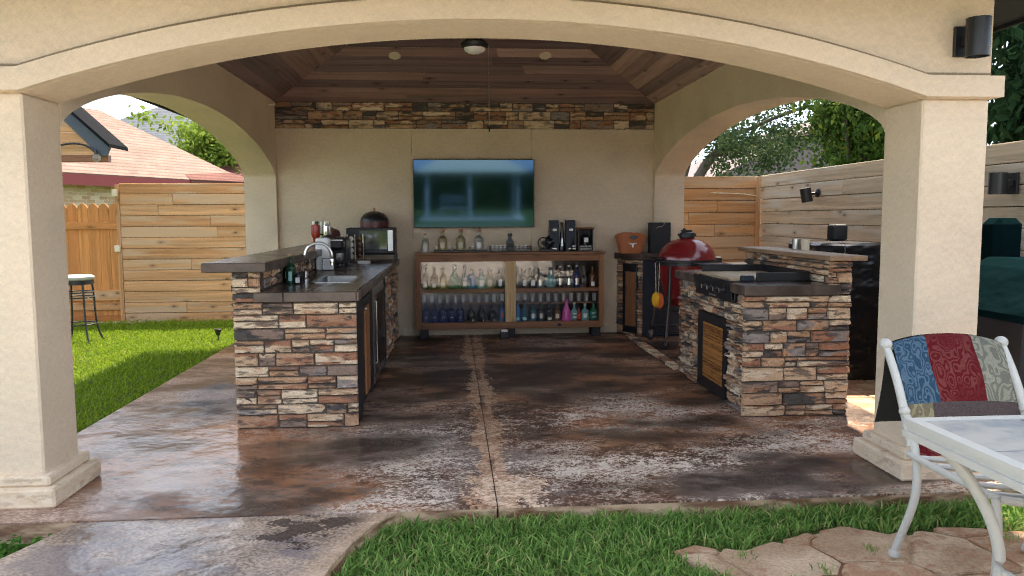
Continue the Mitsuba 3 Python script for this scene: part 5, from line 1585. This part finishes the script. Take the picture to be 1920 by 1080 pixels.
part(k, 'bulb', trimesh.creation.icosphere(3, .048).apply_translation([-4.60, gy0 - .09, 2.14]), 'g_tint', True)
part(k, 'socket', tube([(-4.615, gy0 - .075, 2.24), (-4.603, gy0 - .088, 2.185)], .02, 10), 'm_black', 40)

# ---------------------------------------------------------------- neighbour houses
def solid(v, f):
    m = trimesh.Trimesh(v, f, process=False); m.fix_normals(); return m


def hip(c, dirv, L, Wd, h, z, a, t=.06, over=0.):
    """Hip roof: corner c, long direction dirv, length L, width Wd to the left of dirv, rise h, ridge ends a inside."""
    d = np.array(dirv, float); d /= np.linalg.norm(d); n = np.array([-d[1], d[0]]); c = np.array(c, float)
    P = [c, c + d * L, c + d * L + n * Wd, c + n * Wd, c + d * a + n * Wd / 2, c + d * (L - a) + n * Wd / 2]
    top = np.array([[*p, z + (h if i > 3 else 0)] for i, p in enumerate(P)])
    bot = top - [0, 0, t]
    f = np.array([[0, 1, 5], [0, 5, 4], [1, 2, 5], [2, 3, 4], [2, 4, 5], [3, 0, 4]])
    return solid(np.vstack([top, bot]), np.vstack([f, f[:, ::-1] + 6, *[[[i, (i + 1) % 4, (i + 1) % 4 + 6], [i, (i + 1) % 4 + 6, i + 6]] for i in range(4)]]))


k = thing('red_roof_house', 'brick house with a pink red shingle roof behind the left fence', 'house')
d = np.array([2.35, 5.1]); d /= np.linalg.norm(d)
c0 = np.array([-7.93, 12.49]) - d * 6
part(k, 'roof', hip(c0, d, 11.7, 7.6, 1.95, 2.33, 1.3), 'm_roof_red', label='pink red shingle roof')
n_ = np.array([-d[1], d[0]])
def wallbox(a0, a1, b0, b1, z0, z1):
    P = [c0 + d * a0 + n_ * b0, c0 + d * a1 + n_ * b0, c0 + d * a1 + n_ * b1, c0 + d * a0 + n_ * b1]
    return ext_xy(Polygon(P), z0, z1)
part(k, 'wall', wallbox(.4, 11.3, .42, 7.2, -.1, 2.24), 'm_brick', label='pale brick wall')
part(k, 'fascia', wallbox(-.02, 11.72, -.015, .01, 2.08, 2.30), 'm_red_fascia', label='red painted fascia')
w = part(k, 'window', wallbox(8.1, 8.7, .37, .419, 1.35, 2.0), 'm_glass_front')
part(w, 'lintel', wallbox(7.95, 8.85, .36, .419, 2.001, 2.078), 'l_cream')
Tp, Fp, Lp, Rp = np.array([-8.05, 17.2, 3.27]), np.array([-6.45, 15.6, 2.33]), np.array([-8.95, 17.3, 3.28]), np.array([-5.35, 18.0, 2.36])
k2 = part(k, 'wing_roof', solid(np.array([Tp, Fp, Lp, Rp, Tp - [0, 0, 1.4], Fp - [0, 0, .15], Lp - [0, 0, 1.4], Rp - [0, 0, .2]]), [[0, 2, 1], [0, 1, 3], [4, 5, 6], [4, 7, 5], [2, 6, 5], [2, 5, 1], [1, 5, 7], [1, 7, 3], [0, 3, 7], [0, 7, 4], [0, 4, 6], [0, 6, 2]]), 'm_roof_red_dark', label='darker red roof of the wing')
part(k, 'vent_pipe', tube([(-5.55, 17.6, 2.2), (-5.55, 17.6, 2.75)], .045, 8), 'm_red_fascia')
k = thing('tile_roof_house', 'house with a ribbed dark red roof farther behind the left fence', 'house')
part(k, 'roof', hip((-8.6, 22.2), (1, .25), 4.2, 5, .95, 2.55, 1.4), 'm_roof_red_dark')
part(k, 'wall', box(-8.2, -5.2, 23.4, 26.5, -.1, 2.5), 'm_brick')
k = thing('grey_roof_house', 'house with a large grey shingle roof behind the red roof', 'house')
gv = np.array([[-19, 26.5, 2.9], [-5.6, 26.5, 2.9], [-5.6, 38, 2.9], [-19, 38, 2.9], [-12.4, 31.5, 6.35], [-12.4, 33.5, 6.35]])
part(k, 'roof', solid(np.vstack([gv, gv - [0, 0, .12]]), [[0, 1, 4], [1, 2, 5], [1, 5, 4], [2, 3, 5], [3, 0, 4], [3, 4, 5], [6, 10, 7], [7, 11, 8], [7, 10, 11], [8, 11, 9], [9, 10, 6], [9, 11, 10], [0, 6, 7], [0, 7, 1], [1, 7, 8], [1, 8, 2], [2, 8, 9], [2, 9, 3], [3, 9, 6], [3, 6, 0]]), 'm_roof_grey')
part(k, 'wall', box(-18.4, -6.2, 27.2, 37.4, -.1, 2.75), 'm_brick')
k = thing('neighbour_house_right', 'house with a mauve grey roof behind the right fence and trees', 'house')
part(k, 'roof', ext_xz(Polygon([(6.3, 2.36), (9.6, 3.95), (10.2, 3.95), (14.5, 2.3), (14.5, 2.2), (6.3, 2.26)]), 15, 22), 'm_purple_wall')
part(k, 'wall', box(6.9, 14, 15.4, 21.6, -.1, 2.25), 'm_brick')

# an unseen hedge added behind the camera for the television to mirror
k = thing('added_hedge', 'added long clipped hedge behind the camera for the television to mirror', 'hedge')
rh = np.random.default_rng(55)
part(k, 'core', box(-16, 16, -27.0, -26.2, -.1, 1.9), 'm_ground')
hp = rh.uniform([-16, -26.15, -.05], [16, -25.95, 2.0], (9000, 3))

k = thing('added_gazebo', 'added pale canvas roofed gazebo behind the camera for the television to mirror', 'gazebo')  # unseen gazebo, added to give the screen shapes to reflect
for gx in (-1.2, .55, 2.5):
    for gy in (-20.0, -17.6): part(k, 'post', box(gx - .035, gx + .035, gy - .035, gy + .035, -.1, 1.86, .01), 'm_white')
part(k, 'roof', hip((-1.6, -20.3), (1, 0), 4.5, 3.0, .7, 1.9, 1.2), 'l_cream')
part(k, 'floor', box(-1.5, 2.8, -20.2, -17.4, -.12, -.03), 'm_added_paving')
k = thing('added_bench', 'added white slatted bench under the gazebo for the television to mirror', 'bench')  # bench added with the gazebo for the same reflection
for z in (.36, .62, .80): part(k, 'slat', box(-.7, .3, -18.6 - (.4 if z > .4 else 0), -18.2 - (.38 if z > .4 else 0), z, z + .06, .005), 'm_white')
for x in (-.65, .22): part(k, 'leg', box(x, x + .05, -18.98, -18.22, -.03, .355, .004), 'm_white')

# ---------------------------------------------------------------- trees
def leafcloud(centres, n, size, r, spread, flat=.7, droop=0.0):
    c = centres[r.integers(0, len(centres), n)]
    p = c + r.normal(0, 1, (n, 3)) * spread * [1, 1, flat]
    az, el = r.uniform(0, 6.283, n), r.normal(-.3 - droop, .5, n)
    d = np.stack([np.cos(az) * np.cos(el), np.sin(az) * np.cos(el), np.sin(el)], 1)
    s = np.cross(d, r.normal(0, 1, (n, 3))); s /= np.linalg.norm(s, axis=1, keepdims=True) + 1e-9
    L = (size * r.uniform(.6, 1.3, n))[:, None]
    a = p; b = p + d * L * .5 + s * L * .26; e = p + d * L; f = p + d * L * .5 - s * L * .26
    V = np.stack([a, b, e, f], 1).reshape(-1, 3)
    i = np.arange(n)[:, None] * 4
    F = np.stack([i + [0, 1, 2], i + [0, 2, 3]], 1).reshape(-1, 3)
    return trimesh.Trimesh(V, F, process=False), np.repeat(np.c_[r.random(n), np.zeros(n)], 4, 0)


def limb(r, a, b, ra, rb, wob=.12, n=10):
    a, b = np.array(a, float), np.array(b, float)
    t = np.linspace(0, 1, n)[:, None]
    p = a + (b - a) * t + np.cumsum(r.normal(0, wob / n, (n, 3)), 0) * np.sin(np.pi * t * .5)
    return p, np.linspace(ra, rb, n)


def tree(name, label, trunk, limbs, clumps, nleaf, size, spread, leafm, seed, flat=.7, droop=0., twigs=3):
    r = np.random.default_rng(seed)
    k = thing(name, label, 'tree')
    for i, (p, ra, rb) in enumerate(trunk):
        part(k, 'trunk', tube(bez(p, 16), np.linspace(ra, rb, 16), 10), 'm_bark', 50)
    tw = []
    for (p, ra, rb) in limbs:
        q = bez(p, 14)
        part(k, 'limb', tube(q, np.linspace(ra, rb, 14), 7), 'm_bark', 50)
        for _ in range(twigs):
            s = q[r.integers(4, 14)]
            e = s + r.normal(0, 1, 3) * [.7, .7, .5] * spread * 2
            tw.append(tube(limb(r, s, e, rb * .8, rb * .25, .3)[0], np.linspace(rb * .8, rb * .25, 10), 5, False))
    if tw: part(k, 'twigs', cat(tw), 'm_bark', True, stuff=True)
    m, u = leafcloud(np.array(clumps), nleaf, size, r, spread, flat, droop)
    part(k, 'crown', m, leafm, uv=u, stuff=True)
    return k


hm, hu = leafcloud(hp, 9000, .14, rh, .04)
part(k, 'leaves', hm, 'm_leaf_dark', uv=hu, stuff=True)
r = np.random.default_rng(77)
# oak behind the back fence: two leaning stems and a long limb to the right
cl = [(4.2 + 3.4 * t + r.normal(0, .25), 9.6 + r.normal(0, .5), 2.62 + .30 * t + r.normal(0, .20)) for t in r.random(70)]
cl += [(4.3 + r.uniform(-.3, 3.4), 9.6 + r.normal(0, .6), 3.25 + r.uniform(-.35, 1.3)) for _ in range(70)]
cl += [(4.75 + r.uniform(-.3, 1.0), 9.6 + r.normal(0, .4), 2.25 + r.normal(0, .12)) for _ in range(9)]
tree('oak_tree', 'thin leaved oak with leaning grey stems behind the back right fence',
     [([(3.55, 9.4, -.1), (3.66, 9.4, 1.3), (3.86, 9.5, 2.25), (4.1, 9.6, 2.75), (4.5, 9.6, 3.3)], .10, .05), ([(3.75, 9.6, -.1), (3.92, 9.6, 1.5), (4.15, 9.6, 2.14), (4.42, 9.6, 2.48), (4.70, 9.6, 2.62)], .12, .075)],
     [([(4.68, 9.6, 2.61), (5.1, 9.6, 2.66), (5.75, 9.6, 2.72), (6.6, 9.6, 2.95)], .065, .03), ([(4.1, 9.6, 2.74), (4.9, 9.6, 2.86), (5.6, 9.6, 3.15), (6.5, 9.5, 3.3)], .045, .02), ([(4.3, 9.6, 3.0), (4.4, 9.4, 3.7), (4.9, 9.4, 4.4)], .05, .02), ([(4.0, 9.6, 2.6), (3.9, 9.4, 3.0), (3.8, 9.4, 3.5)], .03, .015)],
     cl, 14500, .078, .15, 'm_leaf_oak', 91, .7, .1, 6)
# bright broad leaved tree by the right fence
cl = [(5.45 + r.normal(0, .27), 6.6 + r.normal(0, .4), 2.7 + r.normal(0, .42)) for _ in range(80)]
tree('laurel_tree', 'dense glossy green broad leaved tree above the right fence', [([(5.5, 6.7, -.1), (5.5, 6.7, 1.2), (5.5, 6.6, 2.5)], .10, .05)],
     [([(5.5, 6.7, 1.6), (5.2, 6.5, 2.2), (5.1, 6.4, 2.9)], .04, .015), ([(5.5, 6.7, 1.7), (5.7, 6.5, 2.4), (5.9, 6.4, 3.2)], .04, .015)],
     cl, 7500, .10, .15, 'm_leaf_bright', 92, .9, .3)
# big dark tree to the right, unseen high crown added to shade the table
cl = [(5.25 + r.normal(0, .38), 2.45 + r.normal(0, .42), 2.5 + abs(r.normal(0, .9)) - .45) for _ in range(130)]
cl += [(3.2 + r.uniform(-1.0, 1.2), .8 + r.uniform(-1.2, 1.0), 5.9 + r.uniform(-.5, 1.0)) for _ in range(110)]
tree('shade_tree', 'tall dark leaved tree right of the pavilion over the fence', [([(5.3, 3.4, -.1), (5.2, 3.3, 1.5), (5.1, 3.1, 3.2), (4.7, 2.6, 5.4)], .20, .10)],
     [([(5.1, 3.1, 3.0), (4.4, 2.2, 4.6), (3.4, 1.2, 5.8), (2.4, .2, 6.4)], .09, .03), ([(5.1, 3.1, 3.2), (5.4, 2.4, 4.4), (4.6, .8, 6.0)], .08, .03), ([(5.2, 3.2, 2.2), (4.8, 3.4, 3.0), (4.5, 3.2, 3.6)], .05, .02)],
     cl, 30000, .12, .19, 'm_leaf_dark', 93, .8, .5)
# light green tree far behind the left houses
cl = [(-8.55 + r.normal(0, .72), 24.8 + r.normal(0, .5), 3.75 + r.normal(0, .62)) for _ in range(130)]
tree('far_tree', 'light green tree between the far roofs on the left', [([(-8.6, 24.9, -.1), (-8.6, 24.9, 2), (-8.5, 24.8, 4.0)], .2, .08)],
     [([(-8.6, 24.9, 2.4), (-9.0, 24.7, 3.4), (-9.4, 24.6, 4.2)], .07, .03), ([(-8.6, 24.9, 2.6), (-8.1, 24.8, 3.4), (-7.8, 24.7, 4.0)], .07, .03)],
     cl, 8500, .20, .22, 'm_leaf_far', 94, .8)
